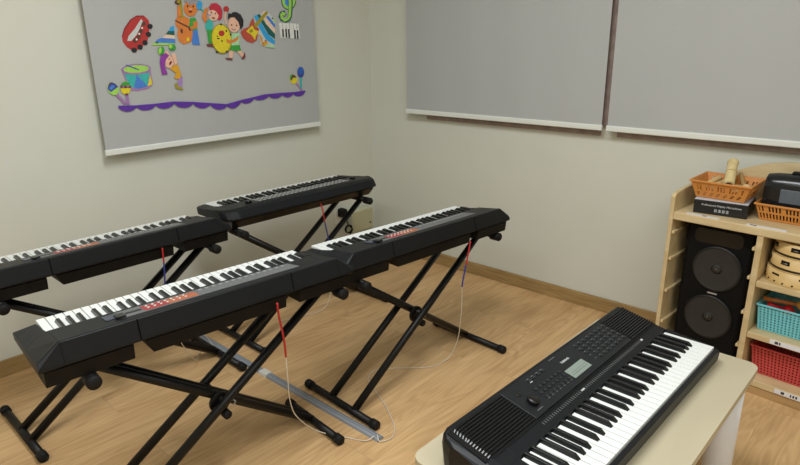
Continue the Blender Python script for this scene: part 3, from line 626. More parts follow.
# ------------------------------------------------------------------ keyboards on stands, wedge-backed model
KZ = 0.640
def wedge_keyboard(label, group):
    root = empty('electronic_keyboard', label=label, cat='keyboard', group=group)
    H = 0.482; K0 = -36 * PITCHW / 2
    b = MB()
    mid = [(0.012, -0.008), (0.012, 0.004), (0.134, 0.004), (0.136, 0.040), (0.146, 0.0435), (0.255, 0.0590), (0.268, 0.0620), (0.274, 0.0600), (0.286, 0.006), (0.286, 0.0), (0.270, -0.008)]
    b.profx(mid, K0 - 0.001, -K0 + 0.001, M_BLACK)
    capi = [(0.012, -0.008), (0.008, 0.016), (0.070, 0.024), (0.136, 0.0395), (0.146, 0.0435), (0.255, 0.0590), (0.268, 0.0620), (0.274, 0.0600), (0.286, 0.006), (0.286, 0.0), (0.270, -0.008)]
    capo = [(0.016, -0.010), (0.010, 0.010), (0.070, 0.012), (0.136, 0.015), (0.170, 0.017), (0.255, 0.020), (0.268, 0.0205), (0.277, 0.0200), (0.286, 0.010), (0.286, 0.0), (0.270, -0.010)]
    for s in (-1, 1):
        xi = s * (-K0 + 0.001); xm = s * (H - 0.056); xo = s * H
        b.loft([[(xi, y, z) for y, z in capi], [(xm, y, z) for y, z in capi], [(xo, y, z) for y, z in capo]], M_BLACK)
        # moulded groove rib on the cap
        b.box((min(xm, xm + s * 0.003), 0.150, 0.030), (max(xm, xm + s * 0.003), 0.215, 0.0440), M_BLACK)
    b.build('body', root, bevel=0.0018)
    for x in (0.237, -0.242):     # panel seams on the back face
        sm = MB(); sm.loft([[(x - 0.0016, 0.2745, 0.0604), (x + 0.0016, 0.2745, 0.0604), (x + 0.0016, 0.2868, 0.004), (x - 0.0016, 0.2868, 0.004)],
                 [(x - 0.0016, 0.272, 0.0600), (x + 0.0016, 0.272, 0.0600), (x + 0.0016, 0.284, 0.004), (x - 0.0016, 0.284, 0.004)]], mat('dark_seam', (2, 2, 2), 0.9, spec=0.05))
        sm.build('back_seam', root)
    # three boxes under the shell
    for x0, x1, sl0, sl1 in ((0.254, 0.470, 0, 0), (-0.220, 0.226, 0.0, 0.022), (-0.472, -0.270, 0.0, 0.0)):
        bx = MB(); y0, y1, zt, zb = 0.045, 0.276, -0.008, -0.052
        bx.loft([[(x0, y0, zt), (x1, y0, zt), (x1, y1, zt), (x0, y1, zt)],
                 [(x0 + sl0, y0 + 0.006, zb), (x1 - sl1, y0 + 0.006, zb), (x1 - sl1, y1 - 0.006, zb), (x0 + sl0, y1 - 0.006, zb)]], M_BLACK2)
        bx.build('underside_box', root, bevel=0.002)
    add_keys(root, K0, 0.0, 0.024, 0.137, 0.090)
    # sloping control panel between the keys and the back ridge
    sl = math.atan2(0.0590 - 0.0435, 0.109)
    P = T(0, 0.146, 0.0437) @ rotx(sl)          # local y runs up the slope
    def on(x0, x1, a, b_, m, h=0.0012): return MB().box((x0, a, 0), (x1, b_, h), m, P)
    pn = MB(); pn.box((-0.300, 0.016, 0), (0.262, 0.090, 0.0010), M_STRIP, P); pn_o = pn.build('control_panel', root)
    ds = MB(); ds.box((0.258, 0.028, 0), (0.298, 0.072, 0.0030), M_BLUEGREY, P); ds.box((0.250, 0.056, 0.0), (0.274, 0.090, 0.008), M_GLOSSBLK, P); ds.build('display', root, bevel=0.002)
    on(0.128, 0.196, 0.030, 0.082, M_RED, 0.0016).build('red_label', pn_o)
    on(0.040, 0.128, 0.030, 0.082, M_ORANGE, 0.0016).build('orange_label', pn_o)
    pr = MB(); pr.box((0.200, 0.046, 0), (0.242, 0.064, 0.0015), M_BTN, P); pr.build('printed_list', pn_o)
    bm_ = MB().lathe([(0.0038, 0), (0.0038, 0.002), (0.003, 0.003)], M_BTNW, 10).mesh('button')
    for i in range(7):
        for j in range(2):
            o = bpy.data.objects.new('button', bm_); COL.objects.link(o); o.parent = root
            o.matrix_local = P @ T(0.182 - i * 0.018, 0.044 + j * 0.02, 0.0016)
    bg = MB().box((-0.006, -0.004, 0), (0.006, 0.004, 0.003), mat('grey_button', (150, 152, 152), 0.5)).mesh('button')
    for i in range(14):
        o = bpy.data.objects.new('button', bg); COL.objects.link(o); o.parent = root
        o.matrix_local = P @ T(0.020 - i * 0.022, 0.036, 0.001)
    return root
G_K = 'electronic keyboards on X stands'
def place_kb(o, cx, cy_, ang, z=KZ):
    o.location = (cx, cy_, z); o.rotation_euler = (0, 0, R(ang))
kA = wedge_keyboard('black electronic keyboard nearest the camera, in the front row at left', G_K)
place_kb(kA, 1.158, -2.060, -95.4, 0.6455)
kB = copy_tree(kA); place_kb(kB, 1.167, -1.077, -94.9, 0.611)
kB['label'] = 'black electronic keyboard at right in the front row, standing over open floor'
kC = copy_tree(kA); place_kb(kC, 0.378, -2.042, -90.8, 0.6265)
kC['label'] = 'black electronic keyboard at the left edge, along the wall under the decorated blind'

# rounder keyboard in the corner
def round_keyboard(label, group):
    root = empty('electronic_keyboard', label=label, cat='keyboard', group=group)
    H = 0.486; K0 = -36 * PITCHW / 2
    b = MB()
    def sect(x):
        t = max(0.0, (abs(x) - (H - 0.05)) / 0.05)
        q = 1 - math.sqrt(max(0.0, 1 - t * t))      # rounded plan corners
        yf = 0.004 + 0.045 * q; yb = 0.318 - 0.06 * q; dz = 0.005 * q
        keyz = abs(x) < -K0 + 0.0005
        if keyz:
            top = [(yf, 0.004), (0.134, 0.004), (0.136, 0.032)]
        else:
            top = [(yf, 0.020 - dz), (0.100, 0.026 - dz * 0.6), (0.136, 0.032 - dz * 0.6)]
        return [(yf + 0.006, -0.012 + dz * 0.4)] + top + [(0.18, 0.036 - dz * .6), (0.245, 0.042 - dz * .6), (yb - 0.045, 0.044 - dz * .7), (yb - 0.02, 0.036 - dz * .7), (yb, 0.006), (yb, -0.002), (yb - 0.03, -0.012)]
    xs = [-H, -H + 0.004, -H + 0.012, -H + 0.025, K0 - 0.001]
    ends = [[(x, y, z) for y, z in sect(x)] for x in xs]
    b.loft(ends, M_BLACK, smooth=False)
    b.loft([[(-x, y, z) for x, y, z in r_] for r_ in ends], M_BLACK)
    b.profx(sect(0), K0 - 0.001, -K0 + 0.001, M_BLACK)
    b.build('body', root, bevel=0.0025)
    u = MB(); u.loft([[(-0.455, 0.04, -0.011), (0.455, 0.04, -0.011), (0.455, 0.300, -0.011), (-0.455, 0.300, -0.011)],
                      [(-0.445, 0.05, -0.052), (0.445, 0.05, -0.052), (0.445, 0.270, -0.052), (-0.445, 0.270, -0.052)]], M_GLOSSBLK)
    u.build('underside_box', root, bevel=0.003)
    add_keys(root, K0, 0.0, 0.024, 0.137, 0.090)
    P = T(0, 0.150, 0.0344) @ rotx(math.atan2(0.0085, 0.1))
    pn = MB(); pn.box((-0.36, 0.012, 0), (0.30, 0.105, 0.0012), M_PANEL, P); po = pn.build('control_panel', root)
    dl = MB(); dl.lathe([(0.016, 0), (0.016, 0.008), (0.013, 0.011)], M_GLOSSBLK, 18, M=P @ T(0.305, 0.06, 0)); dl.build('dial', root)
    dl2 = MB(); dl2.lathe([(0.016, 0), (0.016, 0.008), (0.013, 0.011)], M_GLOSSBLK, 18, M=P @ T(-0.385, 0.05, 0)); dl2.build('dial', root)
    bm_ = MB().box((-0.009, -0.004, 0), (0.009, 0.004, 0.004), mat('silver_button', (168, 170, 166), 0.4)).mesh('button')
    for i in range(22):
        for j in range(3):
            o = bpy.data.objects.new('button', bm_); COL.objects.link(o); o.parent = root
            o.matrix_local = P @ T(0.255 - i * 0.027, 0.028 + j * 0.028, 0.001)
    return root
kD = round_keyboard('black electronic keyboard with rounded ends in the corner of the room', G_K)
place_kb(kD, 0.263, -1.022, -91.0, 0.626)

# ------------------------------------------------------------------ X stands
def make_stand(label, group, ZA, HF, HA, FL, LO, AE, LW=0.060, IW=0.022, AO=0.0, LT=None, LI=None):
    LT = LO if LT is None else LT; LI = LO if LI is None else LI      # leg pair offsets: outer foot, outer top, inner
    root = empty('keyboard_stand', label=label, cat='keyboard stand', group=group)
    r = 0.0155; AS = min(LO, LT, LI) - LW - 0.04
    def rod(p, q, rr): return MB().tube([p, q], rr, M_STEEL, 12)
    # local x: along the keyboard (+x = away from the corner), y: towards the viewer
    for s, offs in ((1, ((LO - LW, LT - LW), (LO + LW, LT + LW))), (-1, ((LI - IW, LI - IW), (LI + IW, LI + IW)))):
        for da, db in offs:
            rod((s * HF, da, 0.020), (AO - s * HA, db, ZA - 0.004), 0.0152).build('leg', root)
    for s in (1, -1):
        f = rod((s * HF, 0.02 - FL, 0.0175), (s * HF, FL - 0.02, 0.0175), 0.0150).build('foot_bar', root)
        a = rod((AO + s * HA, AS, ZA), (AO + s * HA, AE - 0.02, ZA), r).build('support_arm', root)
        for t in (1, -1):
            MB().tube([(s * HF, t * (FL - 0.033), 0.0185), (s * HF, t * (FL - 0.004), 0.0185), (s * HF, t * FL, 0.0185)], [0.0185, 0.0185, 0.015], M_RUBBER, 14).build('end_cap', f)
        for ya, yb in ((AE - 0.048, AE), (AS + 0.03, AS - 0.01)):
            e = 0.004 if yb > ya else -0.004
            MB().tube([(AO + s * HA, ya, ZA - 0.0045), (AO + s * HA, yb - e, ZA - 0.0045), (AO + s * HA, yb, ZA - 0.0045)], [0.0195, 0.0195, 0.016], M_RUBBER, 14).build('end_cap', a)
    zc = 0.020 + (ZA - 0.024) * HF / (HF + HA); xc = AO * HF / (HF + HA)
    LM = (LO + LT) / 2
    def at(x, y, z): return (xc + x, LI + y, zc + z)
    e0 = LM - LI - LW - 0.010; e1 = LM - LI + LW + 0.012
    MB().tube([at(0, e0, 0), at(0, e1, 0)], 0.011, M_STEEL, 12).build('pivot_rod', root)
    d = MB(); d.tube([at(0.006, IW + 0.0155, -0.012), at(0.006, IW + 0.0275, -0.012)], 0.036, M_STEEL, 24); d.build('pivot_disc', root, bevel=0.002)
    k = MB(); k.tube([at(0.0, IW + 0.027, -0.046), at(0.0, IW + 0.060, -0.046), at(0.0, IW + 0.064, -0.046)], [0.015, 0.015, 0.011], M_RUBBER, 16); k.build('locking_knob', root)
    t = MB(); t.tube([at(-0.030, IW + 0.0275, -0.012), at(-0.042, IW + 0.036, -0.022), at(-0.034, IW + 0.038, -0.034)], 0.0025, M_SILVER, 8); t.build('spring_pin', root)
    return root
G_S = 'black X keyboard stands'
def place_st(o, x, y, a): o.location = (x, y, 0); o.rotation_euler = (0, 0, R(a))
# local x -> world -y, local y -> world +x; each stand is set to its own height and spread
place_st(make_stand('black double-braced X stand carrying the keyboard nearest the camera', G_S, 0.577, 0.370, 0.405, 0.175, -0.036, 0.160, 0.076, 0.020, -0.022, None, -0.030), 1.287, -2.057, -95.0)
place_st(make_stand('black double-braced X stand under the front-row keyboard at right', G_S, 0.5425, 0.405, 0.405, 0.220, 0.012, 0.125, 0.070, 0.020, -0.060, -0.060, -0.030), 1.332, -1.137, -93.0)
place_st(make_stand('black double-braced X stand under the keyboard at the left edge', G_S, 0.5580, 0.410, 0.405, 0.225, 0.034, 0.120, 0.050, 0.017, 0.0, -0.050, -0.010), 0.555, -2.045, -90.5)
place_st(make_stand('black double-braced X stand under the round-ended keyboard in the corner', G_S, 0.5575, 0.405, 0.405, 0.215, -0.015, 0.062, 0.078, 0.020, -0.040, -0.098, -0.050), 0.540, -1.078, -90.5)

# ------------------------------------------------------------------ table and its keyboard
TZ = 0.445
tb = empty('low_table', (2.36, -1.50, 0), R(-0.8), 'low cream table with white legs holding the large keyboard', 'table')
tt = MB(); tt.poly(rrect(0.512, 1.035, 0.035, 6, 0.0, 0.0), TZ - 0.022, TZ, M_TABLE); tt.build('tabletop', tb, bevel=0.003)
lm = MB().lathe([(0.036, 0), (0.042, 0.01), (0.042, TZ - 0.024)], M_LEGW, 24).mesh('leg')
for x in (-1, 1):
    for y in (-1, 1): inst('leg', lm, tb, (x * 0.198, y * 0.450, 0))
ap = MB().box((-0.19, -0.44, TZ - 0.06), (0.19, 0.44, TZ - 0.0225), M_TABLEEDGE); ap.build('underframe', tb)

kE = empty('electronic_keyboard', (2.486, -1.967, TZ), R(88.6), 'large black electronic keyboard with grey screen lying on the low cream table', 'keyboard')
kE['label'] = 'large black electronic keyboard with a grey screen lying on the low cream table'
SL = math.atan2(0.032, 0.16)
PE = T(0, 0.150, 0.0622) @ rotx(SL)             # panel plane: local y = distance from the key backs
def ey(Y): return (Y - 0.150) / math.cos(SL)
EX0, EX1, EK0 = -0.040, 0.910, 0.050
eb = MB()
rear = [(0.150, 0.0622), (0.180, 0.0680), (0.186, 0.0692), (0.300, 0.0920), (0.310, 0.0925), (0.318, 0.086), (0.322, 0.060), (0.316, 0.008)]
midp = [(-0.012, 0.010), (-0.014, 0.044), (-0.011, 0.049), (-0.0025, 0.049), (-0.0025, 0.030), (0.148, 0.030)] + rear
eb.profx(midp, EK0 - 0.001, EK0 + 36 * PITCHW + 0.001, M_BLACK)
def endp(q):
    """cap profile pulled in by q at the rounded rear corner"""
    rr = [(y - (y - 0.15) / 0.17 * q, z - 0.35 * q * (1 if z > 0.02 else 0)) for y, z in rear]
    return [(-0.012, 0.010), (-0.014, 0.036), (-0.010, 0.042), (0.02, 0.050), (0.08, 0.054), (0.148, 0.0615)] + rr
for xs, s in (((EK0 - 0.001, 0.0, -0.020, -0.033, -0.041), -1), ((EK0 + 36 * PITCHW + 0.001, 0.898, 0.903, 0.908, 0.911), 1)):
    qs = (0, 0, 0.006, 0.020, 0.042)
    eb.loft([[(x, y, z) for y, z in endp(q if s < 0 else q * 0.5)] for x, q in zip(xs, qs)], M_BLACK)
eb.build('body', kE, bevel=0.003)
for x in (0.06, 0.83):
    for y in (0.02, 0.28):
        MB().lathe([(0.009, 0), (0.009, 0.011)], M_RUBBER, 14, M=T(x, y, 0)).build('rubber_foot', kE)
add_keys(kE, EK0, 0.0, 0.056, 0.147, 0.098)
# crease line and printed note strip just behind the keys
cr = MB(); cr.box((0.0, ey(0.1835), 0.0004), (0.905, ey(0.1865), 0.0011), M_BLACK2, PE); cr.build('crease_line', kE)
ns = MB()
for i in range(61):
    x = 0.19 + i * 0.0096
    ns.box((x, ey(0.1685), 0.0003), (x + 0.0022, ey(0.1770), 0.0009), M_STRIP, PE)
ns.box((0.765, ey(0.170), 0.0003), (0.775, ey(0.176), 0.0010), M_PRINT, PE); ns.box((0.385, ey(0.171), 0.0003), (0.400, ey(0.175), 0.001), M_PRINT, PE)
ns.build('note_strip', kE)
# ribbed speaker grilles
def grille(x0, x1, left):
    g = MB(); n = 13
    for i in range(n):
        Y = 0.194 + i * 0.0083
        pts = []
        for k in range(9):
            t = k / 8; x = x0 + (x1 - x0) * t
            dip = 0.0
            if left and x < x0 + 0.035:
                q = 1 - (x - x0) / 0.035; dip = 0.010 * q * q
            pts.append((x, Y - (dip * 1.2 if i > 7 else 0), -dip))
        hh = 0.0038; w = 0.0022
        rings = []
        for (x, Yy, dz) in pts:
            y = ey(Yy)
            rings.append([(x, y - w, dz), (x, y - w * .7, dz + hh), (x, y + w * .7, dz + hh), (x, y + w, dz)])
        g.loft(rings, M_GRILLE, M=PE)
    bk = MB(); bk.box((x0 + 0.004, ey(0.189), 0.0), (x1, ey(0.299), 0.0006), M_BLACK2, PE)
    go = g.build('speaker_grille', kE); bk.build('grille_backing', go)
grille(-0.028, 0.186, True); grille(0.745, 0.903, False)
pe = MB(); pe.poly([(0.188, ey(0.190)), (0.740, ey(0.190)), (0.740, ey(0.300)), (0.188, ey(0.300))], 0.0, 0.0042, M_PANEL, PE); pe.build('control_panel', kE, bevel=0.0015)
def pbox(x0, x1, Y0, Y1, h, m, name, par=None, bev=0.0008):
    return MB().box((x0, ey(Y0), 0.0040), (x1, ey(Y1), h), m, PE).build(name, par or kE, bevel=bev)
lcd = pbox(0.414, 0.508, 0.207, 0.242, 0.0056, M_LCD, 'display')
lk = MB()
for a, b_, c, d in ((0.419, 0.500, 0.2165, 0.2185), (0.42, 0.503, 0.2245, 0.2255)): lk.box((a, ey(c), 0.0056), (b_, ey(d), 0.0058), M_LCDMARK, PE)
lk.build('display_marks', lcd)
dial = MB(); dial.lathe([(0.016, 0.004), (0.0155, 0.014), (0.013, 0.017), (0.0, 0.0165)], M_GLOSSBLK, 24, M=PE @ T(0.232, ey(0.229), 0)); dial.build('dial', kE)
pw = MB(); pw.lathe([(0.0075, 0.004), (0.0075, 0.0058), (0.006, 0.0062)], M_GLOSSBLK, 18, M=PE @ T(0.226, ey(0.268), 0)); pw.build('power_button', kE)
text_mesh('YAMAHA', 0.0105, M_PRINT, 'brand_lettering', kE, PE @ T(0.461, ey(0.2665), 0.0044), bold=0.0001)
bE = MB().box((-0.0065, -0.0034, 0.004), (0.0065, 0.0034, 0.0066), M_BTN).mesh('button')
bE2 = MB().box((-0.0052, -0.0034, 0.004), (0.0052, 0.0034, 0.0066), M_BTN).mesh('button')
def btn(x, Y, me=bE):
    o = bpy.data.objects.new('button', me); COL.objects.link(o); o.parent = kE; o.matrix_local = PE @ T(x, ey(Y), 0)
for i in range(4): btn(0.298 + i * 0.0225, 0.2805)
for j in range(3):
    for i in range(7): btn(0.282 + i * 0.0195, 0.2505 - j * 0.0165, bE2)
for j in range(5):
    for i in range(8):
        if j >= 3 and i in (0,): continue
        btn(0.552 + i * 0.0255, 0.281 - j * 0.0175)
pm = MB()      # tiny printed captions above the buttons
for i in range(4): pm.box((0.2925 + i * 0.0225, ey(0.2865), 0.0042), (0.303 + i * 0.0225, ey(0.2885), 0.0045), M_STRIP, PE)
pm.box((0.2925, ey(0.2735), 0.0042), (0.303, ey(0.2755), 0.0045), M_PRINT, PE)
for j in range(5):
    for i in range(8): pm.box((0.547 + i * 0.0255, ey(0.2865 - j * 0.0175), 0.0042), (0.556 + i * 0.0255, ey(0.2882 - j * 0.0175), 0.0045), M_STRIP, PE)
for i in range(7): pm.box((0.279 + i * 0.0195, ey(0.2105), 0.0042), (0.287 + i * 0.0195, ey(0.2125), 0.0045), M_STRIP, PE)
pm.box((0.215, ey(0.2035), 0.0042), (0.240, ey(0.2055), 0.0045), M_STRIP, PE)
pm.box((0.420, ey(0.2935), 0.0042), (0.450, ey(0.2955), 0.0045), M_STRIP, PE)
pm.build('printed_captions', kE)

# ------------------------------------------------------------------ wooden shelf
SX = (2.097, -0.335, 0); SA = -0.08
sh = empty('wooden_shelf', SX, SA, 'light maple cubby shelf standing against the back wall', 'shelf')
W, D = 0.80, 0.300; TOP = 0.700; TH = 0.018
def side(x0, x1, name):
    o = MB(); prof = [(0.0, 0.0), (D, 0.0), (D, 0.805), (0.22, 0.793), (0.06, 0.784), (0.012, 0.778), (0.0, 0.765)]
    o.profx(prof, x0, x1, M_MAPLE); return o.build(name, sh, bevel=0.004)
side(0.0, TH, 'side_panel'); side(W - TH, W, 'side_panel')
MB().box((0.344, 0.003, 0.0655), (0.367, D - 0.014, TOP - 0.0345), M_MAPLE).build('divider_panel', sh, bevel=0.003)
MB().box((TH, 0.0, TOP - 0.034), (W - TH, D - 0.012, TOP), M_MAPLE).build('top_board', sh, bevel=0.004)
for z in (0.459, 0.240): MB().box((0.3675, 0.002, z), (W - TH, D - 0.014, z + 0.026), M_MAPLE).build('shelf_board', sh, bevel=0.004)
MB().box((TH, 0.002, 0.036), (W - TH, D - 0.014, 0.065), M_MAPLE).build('bottom_board', sh, bevel=0.004)
MB().box((TH, 0.006, 0.0), (W - TH, 0.022, 0.0345), wood_mat('plinth_wood', (160, 128, 84), (184, 150, 102), 0.5, (2, 10, 10), 2)).build('plinth', sh)
bk = MB(); prof = []
for i in range(21):
    x = TH + (W - 2 * TH) * i / 20
    t = abs(x - W / 2) / (W / 2 - TH)
    prof.append((x, 0.914 - 0.150 * t ** 2.1))
outl = [(TH, 0.03)] + prof + [(W - TH, 0.03)]
bk.loft([[(x, D - 0.0115, z) for x, z in outl], [(x, D, z) for x, z in outl]], M_MAPLE)
bk.build('back_panel', sh)
for z in (0.608, 0.488, 0.338, 0.190):
    for x0, x1 in ((TH, TH + 0.012), (0.332, 0.344)):
        MB().box((x0, 0.006, z - 0.007), (x1, D - 0.02, z + 0.007), M_MAPLE).build('runner_rail', sh, bevel=0.003)
def label(x0, x1, y, z, top, marks, name='paper_label'):
    if top:
        o = MB().box((x0, 0.004, TOP + 0.0002), (x1, 0.026, TOP + 0.0010), M_LABEL); q = o.build(name, sh)
        m = MB()
        for a, b_ in marks: m.box((a, 0.010, TOP + 0.0010), (b_, 0.020, TOP + 0.0013), M_INK)
    else:
        o = MB().box((x0, 0.0006, z), (x1, 0.0018, z + 0.019), M_LABEL); q = o.build(name, sh)
        m = MB()
        for a, b_ in marks: m.box((a, 0.0001, z + 0.004), (b_, 0.0006, z + 0.015), M_INK)
    m.build('label_print', q)
label(0.066, 0.195, 0, 0, True, [(0.130, 0.146)])
label(0.296, 0.436, 0, 0, True, [(0.309, 0.333)])
label(0.452, 0.580, 0, 0.2440, False, [(0.470, 0.482), (0.485, 0.490)])
label(0.500, 0.630, 0, 0.0420, False, [(0.523, 0.535), (0.555, 0.560), (0.564, 0.570), (0.574, 0.580)])

def on_shelf(x, y, z, rz=0.0):
    """matrix of a thing standing in the shelf frame"""
    return T(*SX) @ Matrix.Rotation(SA, 4, 'Z') @ T(x, y, z) @ Matrix.Rotation(rz, 4, 'Z')

# tall speaker inside the left bay
sp_ = empty('loudspeaker', label='tall black twin-cone loudspeaker inside the left bay of the shelf', cat='loudspeaker')
sp_.matrix_world = on_shelf(0.190, 0.062, 0.0656, R(0))
c = MB(); c.loft([[(x, y, 0.0) for x, y in rrect(0.268, 0.196, 0.02, 4, 0, 0.100)], [(x, y, 0.575) for x, y in rrect(0.268, 0.196, 0.02, 4, 0, 0.100)], [(x, y, 0.597) for x, y in rrect(0.246, 0.176, 0.02, 4, 0, 0.100)]], M_SPEAKER)
c.build('cabinet', sp_, bevel=0.003)
for z in (0.406, 0.186):
    Mw = T(0.010 if z > 0.3 else 0.003, 0.0015, z) @ rotx(R(90))
    w = MB(); w.lathe([(0.099, 0.0), (0.099, 0.005), (0.093, 0.009), (0.088, 0.006)], M_SURR, 48, M=Mw, cap=False); ww = w.build('woofer', sp_)
    q = MB(); q.lathe([(0.089, 0.006), (0.060, 0.003), (0.022, 0.0025)], M_CONE, 48, M=Mw, cap=False); q.build('cone', ww)
    q = MB(); q.lathe([(0.022, 0.0025), (0.012, 0.0040), (0.004, 0.0045)], M_CONE, 24, M=Mw); q.build('dust_cap', ww)
    q = MB(); q.lathe([(0.0045, 0.0044), (0.0045, 0.0062), (0.002, 0.0066)], M_DUST, 14, M=Mw); q.build('center_bolt', ww)
MB().box((-0.012, -0.001, 0.2925), (0.026, 0.003, 0.2985), M_SILVER).build('badge', sp_)
hn = MB(); hn.loft([[(x, 0.0, z) for x, z in rrect(0.19, 0.060, 0.02, 4, 0.0, 0.540)], [(x, 0.003, z) for x, z in rrect(0.19, 0.060, 0.02, 4, 0.0, 0.540)]], M_GLOSSBLK); hn.build('horn', sp_)

# black carton with a silver lid, and the basket on it
cb_ = empty('carton', label='black flat carton with white lettering under the basket of bamboo', cat='box')
cb_.matrix_world = on_shelf(0.078, 0.046, TOP + 0.0012, R(9))
MB().box((0, 0, 0), (0.200, 0.190, 0.056), M_BOX).build('body', cb_, bevel=0.002)
MB().box((0.001, 0.001, 0.0562), (0.199, 0.189, 0.0600), M_BOXTOP).build('lid', cb_, bevel=0.001)
tm = T(0.104, -0.0004, 0.038) @ rotx(R(90))
text_mesh('Professional Display Microphone', 0.0112, M_PRINT, 'lettering', cb_, tm)
gl = MB()      # four small block characters under the line of lettering
for i in range(4):
    x = 0.080 + i * 0.0145
    for k in range(3): gl.box((x, -0.0005, 0.0125 + k * 0.0045), (x + 0.010, 0.0002, 0.0140 + k * 0.0045), M_PRINT)
    gl.box((x + 0.002 + 0.002 * (i % 2), -0.0005, 0.0115), (x + 0.0034 + 0.002 * (i % 2), 0.0002, 0.0245), M_PRINT)
    gl.box((x + 0.0075, -0.0005, 0.0125), (x + 0.0088, 0.0002, 0.0215 - 0.003 * (i % 2)), M_PRINT)
gl.build('small_characters', cb_)

def basket(name, Mx, w, d, h, flare, m, label, cat, pattern, rim=0.007, group=None, th=0.0022):
    """open basket with real holes through its walls"""
    root = empty(name, label=label, cat=cat, group=group); root.matrix_world = Mx
    b = MB(); nz = pattern['nz']
    def wall(p0, p1, q0, q1, nx):
        pts = []
        for k in range(nz + 1):
            t = k / nz
            for i in range(nx + 1):
                s = i / nx
                lo = Vector(p0).lerp(Vector(p1), s); hi = Vector(q0).lerp(Vector(q1), s)
                pts.append(lo.lerp(hi, t))
        fs = []
        for k in range(nz):
            for i in range(nx):
                if pattern['hole'](i, k, nx, nz): continue
                a = k * (nx + 1) + i; fs.append((a, a + 1, a + nx + 2, a + nx + 1))
        b.add(pts, fs, m)
    f = flare
    lo = [(f, f, 0.001), (w - f, f, 0.001), (w - f, d - f, 0.001), (f, d - f, 0.001)]
    hi = [(0, 0, h), (w, 0, h), (w, d, h), (0, d, h)]
    for i in range(4):
        j = (i + 1) % 4
        L = (Vector(hi[j]) - Vector(hi[i])).length
        wall(lo[i], lo[j], hi[i], hi[j], max(5, int(L / pattern['cell']) // 2 * 2 + 1))
    b.add(lo, [(0, 1, 2, 3)], m)
    b.build('body', root, solid=th)
    rb = MB(); o = 0.006
    for (a0, a1) in (((-o, -o), (w + o, 0.001)), ((-o, d - 0.001), (w + o, d + o)), ((-o, 0.001), (0.001, d - 0.001)), ((w - 0.001, 0.001), (w + o, d - 0.001))):
        rb.box((a0[0], a0[1], h - 0.004), (a1[0], a1[1], h + 0.003), m)
    rb.build('rim', root, bevel=0.0015)
    return root
def lattice(i, k, nx, nz):     # two rows of tall slots with some filled in
    if i == 0 or i == nx - 1: return False
    if k in (1, 2, 3): return i % 2 == 1
    if k in (5, 6, 7): return i % 2 == 1 and (i // 2) % 5 != 2
    return False
def scroll(i, k, nx, nz):      # irregular ornament holes
    if i < 2 or i > nx - 3: return False
    if k in (1, 2): return (i * 7 + k * 3) % 5 in (0, 2)
    if k in (4, 5, 6): return i % 2 == 1 and (i // 2) % 4 != 3
    return False
def weave(i, k, nx, nz):
    return 0 < i < nx - 1 and i % 2 == 1 and k % 2 == 1 and 0 < k < nz - 1
basket('plastic_basket', on_shelf(0.050, 0.056, TOP + 0.0625, R(3)), 0.226, 0.205, 0.070, 0.022, M_BASKET,
       'orange plastic basket of bamboo pieces on top of the black carton', 'basket', dict(nz=9, cell=0.0062, hole=scroll), group='baskets on the shelf')
basket('plastic_basket', on_shelf(0.292, 0.105, TOP + 0.0012, R(2)), 0.330, 0.165, 0.066, 0.018, M_BASKET,
       'orange plastic basket under the black radio', 'basket', dict(nz=9, cell=0.0062, hole=lattice), group='baskets on the shelf')
basket('plastic_basket', on_shelf(0.378, 0.048, 0.2672, R(0)), 0.330, 0.220, 0.108, 0.010, M_TEAL,
       'teal woven plastic basket with maracas in it', 'basket', dict(nz=19, cell=0.0068, hole=weave), group='baskets on the shelf')
basket('plastic_basket', on_shelf(0.380, 0.058, 0.0662, R(0)), 0.340, 0.210, 0.124, 0.014, M_REDB,
       'red woven plastic basket on the bottom shelf', 'basket', dict(nz=19, cell=0.0068, hole=weave), group='baskets on the shelf')

# bamboo and wooden pieces lying in the first basket
BZ = TOP + 0.0625 + 0.004
def stick(name, pts, r, m, label, cat, joint=False, hollow=False, group='wooden pieces in the basket'):
    root = empty(name, label=label, cat=cat, group=group)
    ws = [on_shelf(*p) .translation for p in pts]
    root.location = ws[0]
    loc = [w - ws[0] for w in ws]
    t = (loc[-1] - loc[0]).normalized(); L = (loc[-1] - loc[0]).length
    b = MB(); k = 9
    rs = []; ps = []
    for i in range(k):
        s = i / (k - 1); ps.append(t * L * s)
        rr = r * (1 + (0.07 if joint and i in (4,) else 0) + (0.10 if joint and i in (0, k - 1) else 0)); rs.append(rr)
    b.tube(ps, rs, m, 18); b.build('shaft', root, bevel=0.001)
    if hollow:
        h = MB(); h.tube([t * -0.0008, t * 0.002], r * 0.66, M_HOLE, 16); h.build('bore', root)
    if joint:
        j = MB(); j.tube([t * (L * 0.5 - 0.002), t * (L * 0.5 + 0.002)], r * 1.09, M_BAMBOOD, 18); j.build('node_ring', root)
    return root
stick('bamboo_tube', [(0.190, 0.080, BZ + 0.062), (0.148, 0.225, BZ + 0.128)], 0.0205, M_BAMBOO, 'thick bamboo tube leaning up out of the orange basket', 'bamboo tube', True, True, 'bamboo pieces in the basket')
stick('rhythm_stick', [(0.086, 0.120, BZ + 0.038), (0.105, 0.225, BZ + 0.056)], 0.0115, M_STICKW, 'pale wooden stick at the left inside the orange basket', 'wooden stick')
stick('rhythm_stick', [(0.116, 0.115, BZ + 0.036), (0.145, 0.225, BZ + 0.052)], 0.0125, M_STICKW, 'pale wooden stick just left of the bamboo tube', 'wooden stick')
stick('rhythm_stick', [(0.209, 0.100, BZ + 0.047), (0.209, 0.190, BZ + 0.032)], 0.0155, M_STICKW, 'short round-ended wooden stick right of the bamboo tube', 'wooden stick')
stick('rhythm_stick', [(0.240, 0.128, BZ + 0.050), (0.236, 0.215, BZ + 0.030)], 0.0155, M_STICKW, 'wooden stick at the right inside the orange basket', 'wooden stick')
